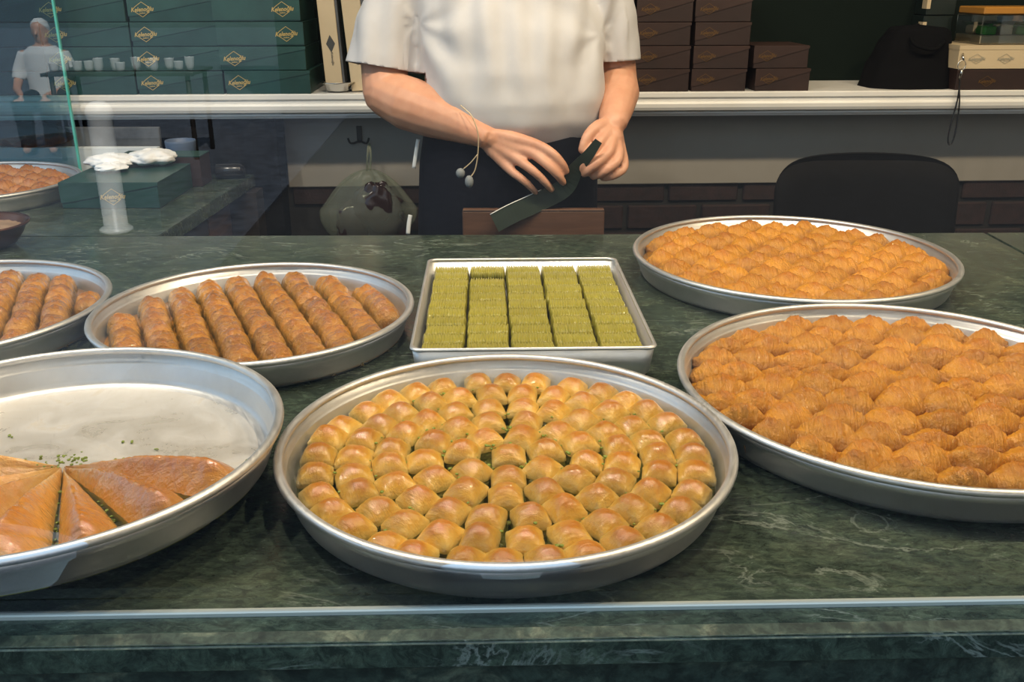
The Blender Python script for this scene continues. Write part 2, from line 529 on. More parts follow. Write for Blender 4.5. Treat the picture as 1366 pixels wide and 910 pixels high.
# lower wall: brick courses on mortar
lw = struct(on_back(box('wall_lower', -0.68, 2.55, 0.180, 0.30, 0.0, 1.0, M['mortar'])))
bm = bmesh.new(); box_bm(bm, -0.108, 0.108, -0.006, 0.03, 0.0, 0.074, 0.004, 1)
brick_me = bm_mesh('brick', bm, M['brick'])
for k in range(4):
    z = 0.7130 - 0.0868 * k
    x = -0.555 + (0.104 if k % 2 else 0.0)
    while x < 1.85:
        o = obj('brick', brick_me, lw, (x + random.uniform(-.002, .002), 0.177 + random.uniform(-.003, .002), z), (0, 0, random.uniform(-.008, .008)))
        x += 0.2315
struct(on_back(box('wall_dark', -2.35, -0.682, 0.10, 0.30, 0.0, 1.0, M['dark_wall'])))
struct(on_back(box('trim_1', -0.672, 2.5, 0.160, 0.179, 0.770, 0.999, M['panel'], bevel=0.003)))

# shelf with a moulded front
shelf = empty('shelf', label='long white painted shelf with moulded front along the back wall', cat='shelf')
on_back(shelf)
box('shelf_board', -2.3, 2.5, 0.028, 0.30, 1.035, 1.063, M['white'], shelf)
prof = [(0.03, 1.063), (0.004, 1.063), (0.0, 1.060), (0.0, 1.049), (0.003, 1.047), (0.006, 1.043), (0.006, 1.036), (0.002, 1.034), (0.0, 1.030),
        (0.001, 1.020), (0.005, 1.012), (0.012, 1.008), (0.016, 1.006), (0.016, 1.001), (0.03, 1.001)]
vs = [(x, y, z) for x in (-2.3, 2.5) for y, z in prof]
n = len(prof)
fs = [(i, (i + 1) % n, n + (i + 1) % n, n + i) for i in range(n)] + [tuple(range(n - 1, -1, -1)), tuple(range(n, 2 * n))]
obj('moulded_front', mesh_of('moulded_front', vs, fs, M['white'], False), shelf)
box('underside_rail', -2.3, 2.5, 0.03, 0.06, 0.993, 1.035, M['white'], shelf)

# counter
counter = empty('counter', label='green marble shop counter with a left return, carrying all the pastry trays', cat='counter')
f0 = lambda x: 0.6435 + 0.0243 * x            # front edge line
bk = lambda x: 1.981 + 0.0116 * x             # back edge line
poly_prism('worktop_slab', [(-2.3, f0(-2.3)), (1.012, f0(1.012)), (1.012, bk(1.012)), (-2.3, bk(-2.3))], CT - 0.026, CT, M['marble'], counter, 0.002)
poly_prism('worktop_slab', [(1.0165, f0(1.0165)), (2.5, f0(2.5)), (2.5, bk(2.5)), (1.0165, bk(1.0165))], CT - 0.026, CT, M['marble'], counter, 0.002)
poly_prism('worktop_slab', [(-2.3, bk(-2.3) + 0.0012), (-0.752, bk(-.752) + 0.0012), (-0.722, 2.66), (-2.3, 2.60)], CT - 0.034, CT, M['marble'], counter, 0.002)
poly_prism('front_apron', [(-2.3, f0(-2.3) + .012), (2.5, f0(2.5) + .012), (2.5, f0(2.5) + .05), (-2.3, f0(-2.3) + .05)], 0.0, CT - 0.027, M['sill'], counter)
# worn front lip outside the glass, its reflected sheen painted as lighter marble
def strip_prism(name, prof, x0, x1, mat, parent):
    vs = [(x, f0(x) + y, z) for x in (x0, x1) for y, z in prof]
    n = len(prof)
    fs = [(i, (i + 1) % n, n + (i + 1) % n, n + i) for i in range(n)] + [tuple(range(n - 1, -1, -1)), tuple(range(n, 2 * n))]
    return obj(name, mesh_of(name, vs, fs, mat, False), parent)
strip_prism('worn_sheen_edge', [(0.0, 0.8475), (0.0035, 0.8502), (0.0175, 0.8506), (0.0185, 0.8495)], -2.3, 2.5, M['worn'], counter)
box('back_panel', -2.2, 2.4, 1.86, 1.90, 0.0, CT - 0.027, M['wood_dark'], counter)
box('end_panel', -0.80, -0.772, 2.03, 2.36, 0.0, CT - 0.035, M['wood_dark'], counter)
box('end_panel', -0.80, -0.768, 2.36, 2.55, 0.0, CT - 0.035, M['wood'], counter)
box('support_post', -0.775, -0.70, 2.575, 2.65, 0.0, CT - 0.035, M['wood_dark'], counter)

# shop window: channel and pane
win = struct(empty('window_1', (0, 0, 0)))
wy = 0.0415
strip_prism('channel', [(wy - .003, CT), (wy - .003, CT + .0034), (wy - .0018, CT + .0044), (wy + .003, CT + .0044), (wy + .004, CT + .003), (wy + .004, CT)], -2.3, 2.5, M['silicone'], win)
x0, x1 = -2.3, 2.5
pv = [(x, f0(x) + wy + .001 + d, z) for z in (CT + .003, 2.46) for x in (x0, x1) for d in (0,)]
pane = obj('pane', mesh_of('pane', pv, [(0, 1, 3, 2)], M['glass'], False), win)

# glass partition standing on the left return
gp = empty('glass_partition', (0, 0, 0), label='tinted glass partition panel standing behind the far left tray', cat='partition')
v = [(-2.2, 2.605, CT), (-1.196, 2.628, CT), (-1.196, 2.628, 1.75), (-2.2, 2.605, 1.75)]
obj('pane', mesh_of('pane', v, [(0, 1, 2, 3)], M['glass_teal'], False), gp)
box('polished_edge', -1.196, -1.1905, 2.624, 2.632, CT, 1.75, M['glass_edge'], gp)

# ceiling downlights
for i, (lx, ly, e) in enumerate(LAMPS):
    d = empty('downlight', (lx, ly, 2.8), label='recessed ceiling downlight, %s from the left above the counter' % ordn(i + 1), cat='lamp')
    obj('housing', lathe('housing', [(0.0, -0.10), (0.11, -0.10), (0.115, -0.10), (0.118, -0.12), (0.11, -0.13), (0.105, -0.12), (0.100, -0.102)], M['lamp_ring'], 32), d)
    tube('stem', [(0, 0, -0.10), (0, 0, 0.0)], 0.03, M['lamp_ring'], d)

# ------------------------------------------------------------------ trays
def round_tray(x, y, r, label, name='round_tray', h=0.048, lift=0.0):
    t = empty(name, (x, y, CT + lift), random.uniform(0, 6), label=label, cat='tray')
    wall = [(0.0, 0.0022), (r - 0.030, 0.0022), (r - 0.024, 0.003), (r - 0.0195, 0.006), (r - 0.0175, 0.011), (r - 0.0125, h - 0.020), (r - 0.0118, h - 0.0185),
            (r - 0.0090, h - 0.0165), (r - 0.0080, h - 0.006), (r - 0.0055, h - 0.006), (r - 0.0062, h - 0.016), (r - 0.0095, h - 0.0195),
            (r - 0.0150, 0.010), (r - 0.0175, 0.0045), (r - 0.022, 0.0008), (r - 0.030, 0.0), (0.0, 0.0)]
    obj('pan', lathe('pan', wall, M['alu'], 128), t)
    rc, rr = r - 0.0052, 0.0052
    bead = [(rc + rr * math.cos(a), h - 0.0042 + rr * 0.85 * math.sin(a)) for a in [2 * PI * k / 14 for k in range(15)]]
    obj('rolled_rim', lathe('rolled_rim', bead, M['alu'], 128), t)
    return t

CL = 0.027                                    # the nearly empty tray sits on a low stand
TRAY = {
    'A': (-0.0071, 0.9238, 0.2453), 'B': (-0.3898, 1.3681, 0.2397), 'C': (-0.4855, 0.8817, 0.2445),
    'D': (-0.8778, 1.3799, 0.2481), 'E': (0.5068, 1.6715, 0.2865), 'F': (0.4966, 1.0895, 0.2885), 'H': (-1.345, 2.350, 0.2560)}
round_tray(*TRAY['A'], 'round aluminium tray of small golden squares, in the middle of the counter')
round_tray(*TRAY['B'], 'round aluminium tray of brown rolls, behind the nearly empty tray')
tc_ = round_tray(*TRAY['C'], 'nearly empty round aluminium tray holding a few large glazed wedges', lift=CL)
rs = empty('tray_stand', (TRAY['C'][0], TRAY['C'][1], CT), 0, label='low round metal stand hidden beneath the nearly empty tray', cat='stand')
obj('stand_ring', lathe('stand_ring', [(0, CL - .0005), (.150, CL - .0005), (.153, CL - .003), (.160, .003), (.164, 0), (0, 0)], M['alu'], 64), rs)
round_tray(*TRAY['D'], 'round aluminium tray of brown rolls cut off by the left edge')
round_tray(*TRAY['E'], 'round aluminium tray of orange puffed pastries by the chair, at the back right')
round_tray(*TRAY['F'], 'largest round aluminium tray of orange puffed pastries, at the front right')
round_tray(*TRAY['H'], 'round aluminium tray of dark glazed puffed pastries beside the green box')
obj('scraped_floor', lathe('scraped_floor', [(0.0, 0.0026), (TRAY['C'][2] - 0.031, 0.0026)], M['alu_floor'], 96), tc_)

# square tray
SQ = (0.0230, 1.4078)
sq_rot = R(1.5)
def square_tray():
    t = empty('square_tray', (SQ[0], SQ[1], CT), sq_rot, label='rectangular aluminium tray of green pistachio rolls in the centre', cat='tray')
    hw, hd, h = 0.1665, 0.2215, 0.048
    def ring(w_, d_, rad, z, n=6):
        pts = []
        for cx, cy, a0 in ((w_ - rad, d_ - rad, 0), (-w_ + rad, d_ - rad, 90), (-w_ + rad, -d_ + rad, 180), (w_ - rad, -d_ + rad, 270)):
            for k in range(n):
                a = R(a0 + 90 * k / (n - 1))
                pts.append((cx + rad * math.cos(a), cy + rad * math.sin(a), z))
        return pts
    def skin_rings(name, rings, close_first, close_last, mat):
        n = len(rings[0]); vs = [p for r_ in rings for p in r_]; fs = []
        for i in range(len(rings) - 1):
            for k in range(n):
                k2 = (k + 1) % n
                fs.append((i * n + k, i * n + k2, (i + 1) * n + k2, (i + 1) * n + k))
        if close_first: fs.append(tuple(range(n)))
        if close_last: fs.append(tuple((len(rings) - 1) * n + k for k in range(n)))
        me = mesh_of(name, vs, fs, mat, True)
        b = bmesh.new(); b.from_mesh(me); bmesh.ops.recalc_face_normals(b, faces=b.faces); b.to_mesh(me); b.free()
        return obj(name, me, t)
    skin_rings('pan', [ring(hw - .014, hd - .014, .012, 0.0022), ring(hw - .009, hd - .009, .013, 0.006), ring(hw - .0035, hd - .0035, .014, h - .001), ring(hw - .0015, hd - .0015, .014, h - .001),
                       ring(hw - .007, hd - .007, .013, 0.006), ring(hw - .012, hd - .012, .012, 0.0)], True, True, M['alu'])
    rr = 0.0028
    rings = []
    for k in range(9):
        a = 2 * PI * k / 8
        o_ = -0.0022 + rr * math.cos(a)
        rings.append(ring(hw + o_, hd + o_, 0.0145, h - 0.0022 + rr * math.sin(a)))
    skin_rings('rolled_rim', rings, False, False, M['alu'])
square_tray()

# ------------------------------------------------------------------ pastries
def grid_mesh(name, fn, nu, nv, mat):
    vs = [fn(i / (nu - 1), j / (nv - 1)) for i in range(nu) for j in range(nv)]
    fs = [(i * nv + j, (i + 1) * nv + j, (i + 1) * nv + j + 1, i * nv + j + 1) for i in range(nu - 1) for j in range(nv - 1)]
    return mesh_of(name, vs, fs, mat)

def nz(x, y, z=0.0): return noise.noise(Vector((x, y, z)))

def dome(name, hx, hy, height, base, pw, edge, mat, seed, n=13, amp=0.002, wrinkle=0.0, skew=0.0, sup=4.0, ridge=0.0):
    """a pillow: super-elliptic footprint, domed crown, skirt going down to `base`"""
    q = 1.0 - 2.0 / n
    def fn(a, b):
        u, v_ = 2 * a - 1, 2 * b - 1
        ring = max(abs(u), abs(v_))
        # inner rings: crown, last two: skirt
        rr = min(ring / q, 1.0)
        if ring > 1e-6: du, dv = u / ring, v_ / ring
        else: du = dv = 0.0
        L = (abs(du) ** sup + abs(dv) ** sup) ** (1 / sup) if ring > 1e-6 else 1.0
        px, py = du / L * rr, dv / L * rr
        x, y = px * hx, py * hy
        prof_h = (1 - abs(px) ** pw) * (1 - abs(py) ** pw)
        zz = edge + (height - edge) * max(prof_h, 0.0) ** 0.72
        zz += ridge * math.exp(-((py - skew) / 0.35) ** 2) * (1 - px * px) if ridge else 0.0
        zz += amp * (nz(x * 60 + seed * 7.1, y * 60, seed) + 0.5 * nz(x * 140, y * 140 + seed * 3.3, seed)) * (1 - rr ** 6)
        if wrinkle: zz += wrinkle * nz(x * 260 + seed * 5, y * 30, seed) * (1 - rr ** 4)
        if ring > q + 1e-6:
            f = (ring - q) / (1 - q)
            zz = edge + (base - edge) * f
            x *= 1.0 + 0.04 * math.sin(f * PI); y *= 1.0 + 0.04 * math.sin(f * PI)
        jx = 1 + 0.04 * nz(py * 3, seed, 1.0)
        return (x * jx, y * (1 + 0.04 * nz(px * 3, seed, 2.0)), zz)
    return grid_mesh(name, fn, n, n, mat)

# --- small squares in rings (middle tray)
sq_crust = [dome('crust', 0.0184, 0.0191, 0.0335 + 0.001 * (k % 3), 0.0150, 2.3, 0.0190, M['square'], 11 + k, 15, 0.0014, 0.0, 0.0, 7.0) for k in range(6)]
sq_fill = [dome('filling', 0.0178, 0.0184, 0.0185, 0.0, 6, 0.017, M['filling'], 30 + k, 13, 0.0005, 0.0, 0.0, 6.0) for k in range(3)]
def piece(name, meshes, loc, rz, label, group, cat='pastry', parts=None, scale=1.0):
    o = empty(name, loc, rz, label=label, cat=cat, group=group)
    o.scale = (scale, scale, scale) if isinstance(scale, (int, float)) else scale
    for pn, me in meshes: obj(pn, me, o)
    return o
AX, AY, _ = TRAY['A']
def A_piece(x, y, ang, label):
    sc = (random.uniform(.95, 1.03), random.uniform(.94, 1.05), random.uniform(.93, 1.06))
    return piece('baklava_square', [('filling', random.choice(sq_fill)), ('crust', random.choice(sq_crust))], (x, y, CT + 0.0026), ang, label, 'golden squares in the middle tray', 'baklava', None, sc)
for rad, cnt, start, nm in ((0.2040, 32, -90, 'outermost'), (0.1655, 26, -83, 'second'), (0.1265, 20, -80, 'third'), (0.0870, 13, -91, 'fourth'), (0.0470, 7, -86, 'innermost')):
    for k in range(cnt):
        a = R(start + 360.0 * k / cnt + random.uniform(-1.2, 1.2))
        rr = rad + random.uniform(-.0015, .0015)
        A_piece(AX + rr * math.cos(a), AY + rr * math.sin(a), a + PI / 2 + random.uniform(-.07, .07),
                'golden square in the %s ring of the middle tray, %s' % (nm, 'the one at its front' if k == 0 else '%s counterclockwise from its front' % ordn(k)))
A_piece(AX + 0.003, AY + 0.002, 0.05, 'single golden baklava square at the very centre of the middle tray')
td = bpy.data.objects['round_tray']
obj('crumb_layer', lathe('crumb_layer', [(0.0, 0.009), (0.222, 0.008), (0.2255, 0.004)], M['syrup_green'], 64), td)

# pistachio crumbs scattered between the squares
def crumbs(name, spots, label, size=0.0016, n=1):
    bm = bmesh.new()
    for (x, y, z) in spots:
        ret = bmesh.ops.create_icosphere(bm, subdivisions=1, radius=size * random.uniform(.6, 1.3))
        rot = Matrix.Rotation(random.uniform(0, 6), 3, 'Z')
        for v in ret['verts']:
            v.co = rot @ Vector((v.co.x * random.uniform(.9, 1.5), v.co.y, v.co.z * .7)) + Vector((x, y, z))
    o = obj(name, bm_mesh(name, bm, M['pist'], False))
    return tag(o, label, 'crumbs', None, 'stuff')
sp = []
for k in range(170):
    rr = random.choice((0.185, 0.146, 0.107, 0.067, 0.03)) + random.uniform(-.003, .003)
    a = random.uniform(0, 2 * PI)
    sp.append((AX + rr * math.cos(a), AY + rr * math.sin(a), CT + random.uniform(0.020, 0.027)))
crumbs('pistachio_crumbs', sp, 'bright green chopped pistachio between the golden squares of the middle tray', 0.0020)

# --- puffed pastries (two trays on the right, one far left)
def puff_mesh(name, mat, seed, s=1.0, nu=35, nv=19):
    """folded triangle of dough seen as a lens: pointed ends, a crest off centre, steep far side, fine cross wrinkles"""
    hx, hy = 0.0375 * s, 0.0265 * s
    crest = 0.30 + 0.12 * nz(seed * 3.1, 1.0)
    peak = 0.10 * nz(seed * 1.7, 4.0)
    hgt = 0.0430 + 0.003 * nz(seed * 2.3, 7.0)
    def fn(a, b):
        u, v_ = 2 * a - 1, 2 * b - 1
        skirt = abs(u) > 0.999 or abs(v_) > 0.999
        uu = max(-1, min(1, u / (1 - 2 / nu))); vv = max(-1, min(1, v_ / (1 - 2 / nv)))
        wd = (1 - abs(uu) ** 2.3) * 0.80 + 0.20
        x = uu * hx
        y = vv * hy * wd + 0.003 * math.sin(uu * 2 + seed)
        if vv < crest: p = 1 - ((crest - vv) / (1 + crest)) ** 1.9
        else: p = 1 - ((vv - crest) / (1 - crest)) ** 1.5
        e = max(0.0, 1 - abs(uu - peak) ** 1.6 / (1 + abs(peak)) ** 1.6)
        z = 0.0190 + (hgt - 0.0190) * (0.14 + 0.86 * e) * p
        wr = 0.0026 * (0.5 - abs(nz(uu * 3.6 + vv * .8 + seed * 5, vv * .9, seed)) * 2) + 0.0024 * nz(uu * 7.5 + vv + seed * 3, vv * 1.2, seed) + 0.0018 * nz(uu * 16 + vv * 2 + seed, vv * 1.8, seed * 2.0)
        z += (wr + 0.0016 * nz(uu * 2, vv * 2 + seed, 3.0)) * max(0.0, p) ** .4
        if skirt: z = 0.010; x *= .9; y *= .9
        return (x, y, z)
    return grid_mesh(name, fn, nu, nv, mat)
def puff_set(name, mat, s=1.0, k=10):
    return [puff_mesh('crust', mat, 50 + i * 1.37, s) for i in range(k)]
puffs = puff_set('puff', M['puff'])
puffs_dark = puff_set('puff_dark', M['puff_dark'], 0.95)
def puff_tray(key, meshes, px, py, ox, oy, rot, where, group, syr):
    cx, cy, r = TRAY[key]
    rin = r - 0.018
    cand = []
    nrow = int(rin / py) + 2
    for j in range(-nrow, nrow + 1):
        row = []
        for i in range(-12, 13):
            x = i * px + (px * 0.46 if j % 2 else 0.0) + ox + random.uniform(-.004, .004)
            y = j * py + oy + random.uniform(-.003, .003)
            d = math.hypot(x, y)
            if d < rin + 0.004:
                sc = 1.0
                ext = lambda q: math.hypot(0.0375 * q * x / d, 0.0265 * q * y / d) if d > 1e-4 else 0.0
                lim = r - 0.0150
                if d + ext(1.0) > lim:
                    sc = 0.84
                    f = min(1.0, (lim - ext(sc)) / d)
                    x *= f; y *= f
                row.append((x, y, sc))
        if row: cand.append(row)
    cand.reverse()
    c, s = math.cos(rot), math.sin(rot)
    pts = []
    for j, row in enumerate(cand):
        for i, (x, y, sc) in enumerate(row):
            if any(math.hypot((x - a) / 1.25, y - b) < 0.027 for a, b in pts): continue
            pts.append((x, y))
            o = obj('puffed_pastry', random.choice(meshes), None, (cx + x * c - y * s, cy + x * s + y * c, CT + 0.0025), (0, 0, rot + random.gauss(0, .13) + (PI if random.random() < .25 else 0)))
            o.scale = (sc * random.uniform(.94, 1.08), sc * random.uniform(.94, 1.08), random.uniform(.94, 1.1))
            tag(o, 'puffed pastry in %s, %s row from back, %s from left' % (where, ordn(j + 1), ordn(i + 1)), 'pastry', group)
    return len(pts)
def tray_layer(key, z, mat, name='syrup_layer'):
    x, y, r = TRAY[key]
    for o in bpy.data.objects:
        if o.name.startswith('round_tray') and abs(o.location.x - x) < 1e-4 and abs(o.location.y - y) < 1e-4:
            rng2 = [(0.0, z)] + [(rr, z + 0.001 * math.sin(rr * 90)) for rr in np.linspace(0.02, r - 0.024, 8)] + [(r - 0.0165, z - 0.006)]
            obj(name, lathe(name, rng2, mat, 64), o)
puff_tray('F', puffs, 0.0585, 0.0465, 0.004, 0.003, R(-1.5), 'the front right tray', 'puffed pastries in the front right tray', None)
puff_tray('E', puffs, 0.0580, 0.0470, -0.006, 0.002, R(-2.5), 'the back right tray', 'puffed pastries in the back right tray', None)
puff_tray('H', puffs_dark, 0.0560, 0.0480, 0.0, 0.0, R(20), 'the far left tray', 'glazed puffed pastries in the far left tray', None)
tray_layer('F', 0.0235, M['syrup']); tray_layer('E', 0.0235, M['syrup']); tray_layer('H', 0.020, M['puff_dark'], 'syrup_layer')

# --- rolled baklava in rows
def roll_mesh(seed):
    hl, hw, h, edge = 0.0190, 0.0232, 0.0395, 0.012
    def fn(a, b):
        u, v_ = 2 * a - 1, 2 * b - 1
        if abs(v_) > 0.999 or abs(u) > 0.999:
            uu, vv = max(-1, min(1, u)), max(-1, min(1, v_))
            return (uu * hl * 1.0, vv * hw, 0.0)
        uu, vv = u / 0.84, v_ / 0.88
        uu = max(-1, min(1, uu)); vv = max(-1, min(1, vv))
        sh = 1 - 0.34 * abs((uu - 0.35) / 1.35) ** 1.7 if uu < 0.35 else 1 - 0.55 * ((uu - 0.35) / 0.65) ** 2.0
        arch = (1 - abs(vv) ** 2.5) ** 0.62
        z = edge + (h - edge) * sh * arch
        z += (0.0052 * nz(uu * 1.7 + seed * 9, vv * 1.8, seed) + 0.0024 * nz(uu * 7 + seed, vv * 2.2, seed * 3) + 0.0013 * nz(uu * 15 + seed, vv * 5, seed * 3)) * arch
        lobe = .84 + .16 * math.cos((uu - .2) * 1.35) ** 2 + .05 * nz(uu * 3, seed)
        return (uu * hl + .003 * (1 - vv * vv) * (1 if uu > .3 else 0), vv * hw * min(1.03, lobe), z)
    return grid_mesh('crust', fn, 17, 17, M['roll'])
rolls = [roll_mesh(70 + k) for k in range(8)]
def roll_tray(key, deg, pitch, shift, count, where, group):
    cx, cy, r = TRAY[key]
    d = Vector((math.cos(R(deg)), math.sin(R(deg)))); nrm = Vector((d.y, -d.x))
    rin = r - 0.0250
    seg = 0.0290
    for i, k in enumerate(count):
        off = k * pitch + shift
        far = abs(off) + 0.012
        if far >= rin: continue
        L = math.sqrt(rin ** 2 - far ** 2)
        m = max(2, int(round(2 * L / seg)))
        st = 2 * L / m
        ph = random.uniform(-.3, .3) * 0.006
        for q in range(m):
            t = L - st * (q + 0.5) + ph + random.uniform(-.0015, .0015)
            p = Vector((cx, cy)) + d * t + nrm * (off + random.uniform(-.0012, .0012))
            o = obj('rolled_baklava', random.choice(rolls), None, (p.x, p.y, CT + 0.0025), (0, 0, R(deg) + random.uniform(-.11, .11) + PI))
            o.scale = (st / seg * random.uniform(.97, 1.04), pitch / 0.0470 * random.uniform(.96, 1.02), random.uniform(.90, 1.09) * (0.95 if q in (0, m - 1) else 1))
            tag(o, 'rolled slice in %s, %s row from left, %s from back' % (where, ordn(i + 1), ordn(q + 1)), 'pastry', group)
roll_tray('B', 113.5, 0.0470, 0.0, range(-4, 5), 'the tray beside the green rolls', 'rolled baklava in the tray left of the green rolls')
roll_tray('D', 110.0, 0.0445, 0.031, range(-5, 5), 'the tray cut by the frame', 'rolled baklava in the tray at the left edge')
tray_layer('B', 0.012, M['syrup']); tray_layer('D', 0.012, M['syrup'])

# --- ridged green pistachio rolls in the rectangular tray
def green_mesh(seed):
    nl, na, L = 61, 18, 0.0606
    ph = random.uniform(0, 6)
    vs, fs = [], []
    for i in range(nl):
        t = i / (nl - 1)
        env = min(1.0, (min(t, 1 - t) / 0.035) ** 0.5) if min(t, 1 - t) < 0.035 else 1.0
        env = max(env, 0.15)
        for k in range(na):
            a = 2 * PI * k / na
            tw = 15 * 2 * PI * t + ph + 1.4 * nz(a * 0.8, seed, t * 6) + 0.5 * math.sin(a)
            rr = 1 + 0.075 * math.sin(tw) + 0.09 * nz(t * 22, a * 2, seed) + 0.05 * nz(t * 60, a * 5, seed)
            cy_, cz_ = math.cos(a), math.sin(a)
            sq = (abs(cy_) ** 5 + abs(cz_) ** 5) ** (-1 / 5)
            vs.append(((t - .5) * L + 0.0006 * math.sin(a * 3 + seed), cy_ * sq * 0.0191 * rr * env, 0.0180 + cz_ * sq * 0.0176 * rr * env))
    for i in range(nl - 1):
        for k in range(na):
            k2 = (k + 1) % na
            fs.append((i * na + k, i * na + k2, (i + 1) * na + k2, (i + 1) * na + k))
    fs.append(tuple(range(na))); fs.append(tuple((nl - 1) * na + k for k in range(na)))
    return mesh_of('pistachio_roll', vs, fs, M['green_roll'])
greens = [green_mesh(k + 1) for k in range(5)]
cs, sn = math.cos(sq_rot), math.sin(sq_rot)
for c in range(5):
    for q in range(11):
        if c == 1 and q == 1: continue
        lx = -0.1235 + c * 0.0618 + random.uniform(-.001, .001)
        ly = 0.1930 - q * 0.0380 + random.uniform(-.0012, .0012)
        o = obj('pistachio_roll', random.choice(greens), None, (SQ[0] + lx * cs - ly * sn, SQ[1] + lx * sn + ly * cs, CT + 0.0026), (0, 0, sq_rot + random.uniform(-.03, .03) + (PI if random.random() < .5 else 0)))
        o.scale = (random.uniform(.98, 1.01), random.uniform(.99, 1.03), random.uniform(.98, 1.02))
        tag(o, 'ridged green roll in the %s column from left, %s' % (ordn(c + 1), 'rearmost, behind the gap' if (c == 1 and q == 0) else '%s from the back' % ordn(q + 1)), 'pastry', 'green pistachio rolls in the rectangular tray')

# --- large wedges in the nearly empty tray
WX, WY = -0.4653, 0.874
def wedge(a0, a1, seed, label):
    cx, cy, r = TRAY['C']
    rin = r - 0.0155
    def reach(th):
        dx, dy = math.cos(th), math.sin(th)
        fx, fy = WX - cx, WY - cy
        b = fx * dx + fy * dy
        return -b + math.sqrt(b * b - (fx * fx + fy * fy - rin * rin))
    a0, a1 = R(a0 + 1.2), R(a1 - 1.2)
    def hgt(t, a, rr):
        rise = 0.010 + 0.037 * (1 - math.exp(-((t / 0.42) ** 1.6)))
        endf = 1.0 if t < 0.86 else max(0.0, 1 - ((t - 0.86) / 0.14) ** 2 * 0.45)
        u = a if seed % 2 == 0 else a
        c = 0.42
        c = 0.42 + 0.06 * nz(seed * 1.3, 2.0)
        prof = 1 - 0.62 * abs((u - c) / c) ** 1.35 if u < c else 1 - 0.74 * abs((u - c) / (1 - c)) ** 1.7
        return rise * endf * prof + (0.0026 * nz(t * 5, a * 3, seed) + 0.0012 * nz(t * 26, a * 5, seed) + .0006 * nz(t * 60, a * 9, seed) + .0013 * nz(t * 34, a * 2.5, seed + 9) * (1 if a < .5 else .4)) * min(1, t * 3)
    nu, nv = 60, 25
    def fn(i, j):
        t = 0.02 + 0.98 * i
        th = a0 + (a1 - a0) * j
        L = reach(th)
        return (math.cos(th) * t * L, math.sin(th) * t * L, hgt(t, j, L))
    crust = grid_mesh('crust', fn, nu, nv, M['wedge'])
    def rim_pts():
        e = [(i / (nu - 1), 0.0) for i in range(nu)] + [(1.0, j / (nv - 1)) for j in range(1, nv)] + [(i / (nu - 1), 1.0) for i in range(nu - 2, -1, -1)] + [(0.0, j / (nv - 1)) for j in range(nv - 2, 0, -1)]
        return [fn(i, j) for i, j in e]
    rp = rim_pts(); m = len(rp)
    vs = []
    for lay in range(5):
        f = lay / 4
        for k, p in enumerate(rp):
            wob = 0.0012 * nz(k * 0.7, lay * 2.1, seed)
            q = 0.985 + wob
            vs.append((p[0] * q, p[1] * q, p[2] * (1 - f) - 0.0006 * (lay == 0)))
    fs = [(l_ * m + k, l_ * m + (k + 1) % m, (l_ + 1) * m + (k + 1) % m, (l_ + 1) * m + k) for l_ in range(4) for k in range(m)]
    fill = mesh_of('filling', vs, fs, M['filling'])
    o = empty('baklava_wedge', (WX, WY, CT + CL + 0.0028), 0, label=label, cat='pastry', group='large wedges in the nearly empty tray')
    obj('crust', crust, o); obj('filling', fill, o)
cuts = [-6, -27, -48, -68, -91, -115, -140, -166, -190]
wl = ['large glazed baklava wedge lying nearest the bare tray floor on the right', 'large glazed wedge second from the bare tray floor on the right', 'large glazed wedge in the middle with a pale left flank',
      'large glazed wedge pointing at the viewer beside the pistachio crack', 'large glazed wedge at the left frame edge, half hidden', 'large glazed wedge left of the tray tip, cut by the frame',
      'large glazed wedge on the left reaching out of the frame', 'rearmost large glazed wedge on the left with pistachio at its tip']
for k in range(8):
    wedge(cuts[k + 1], cuts[k], 90 + k, wl[k])
sp = [(WX + random.gauss(0, .013), WY + random.gauss(.005, .006), CT + CL + random.uniform(.012, .020)) for k in range(45)]
sp += [(WX + 0.018 * k + random.gauss(0, .006), WY + .008 + random.gauss(0, .004), CT + CL + .005) for k in range(4)]
for th, l0, l1 in ((-68.3, .05, .19), (-27, .1, .19), (-48, .1, .19), (-91, .04, .12)):
    for k in range(12):
        t = random.uniform(l0, l1)
        sp.append((WX + t * math.cos(R(th + random.uniform(-.7, .7))), WY + t * math.sin(R(th + random.uniform(-1.2, 1.2))), CT + CL + random.uniform(.008, .016)))
for x, y in ((-0.4240, 0.947), (-0.387, 0.928), (-0.287, 0.868), (-0.282, 0.899), (-0.418, 0.904), (-0.563, 0.960)):
    for k in range(3): sp.append((x + random.gauss(0, .0025), y + random.gauss(0, .0025), CT + CL + .0042))
crumbs('pistachio_crumbs', sp, 'pistachio crumbs around the tip of the large wedges and on the bare tray floor', 0.0016)
sp = [(0.952 + random.gauss(0, .003), 1.44 + random.gauss(0, .003), CT + .0015) for k in range(5)]
crumbs('pastry_crumbs', sp, 'tiny yellow pastry crumbs on the marble near the right edge', 0.0022)

# dark copper bowl with ground spice
bowl = empty('copper_bowl', (-1.083, 1.885, CT), 0, label='dark copper bowl of brown ground spice at the left edge', cat='bowl')
obj('bowl_body', lathe('bowl_body', [(0.0, .003), (.045, .003), (.062, .010), (.078, .028), (.0875, .047), (.0915, .050), (.0965, .0515), (.0985, .049), (.0965, .046), (.090, .042), (.082, .026), (.066, .006), (.050, 0.0), (0, 0)], M['copper'], 64), bowl)
def heap(a, b):
    u, v_ = 2 * a - 1, 2 * b - 1
    rr = max(abs(u), abs(v_)); L = math.hypot(u, v_) or 1
    x, y = u / L * rr, v_ / L * rr
    return (x * .084, y * .084, .036 + .010 * (1 - rr * rr) + .002 * nz(x * 9, y * 9) + .001 * nz(x * 30, y * 30))
obj('ground_spice', grid_mesh('ground_spice', heap, 33, 33, M['powder']), bowl)

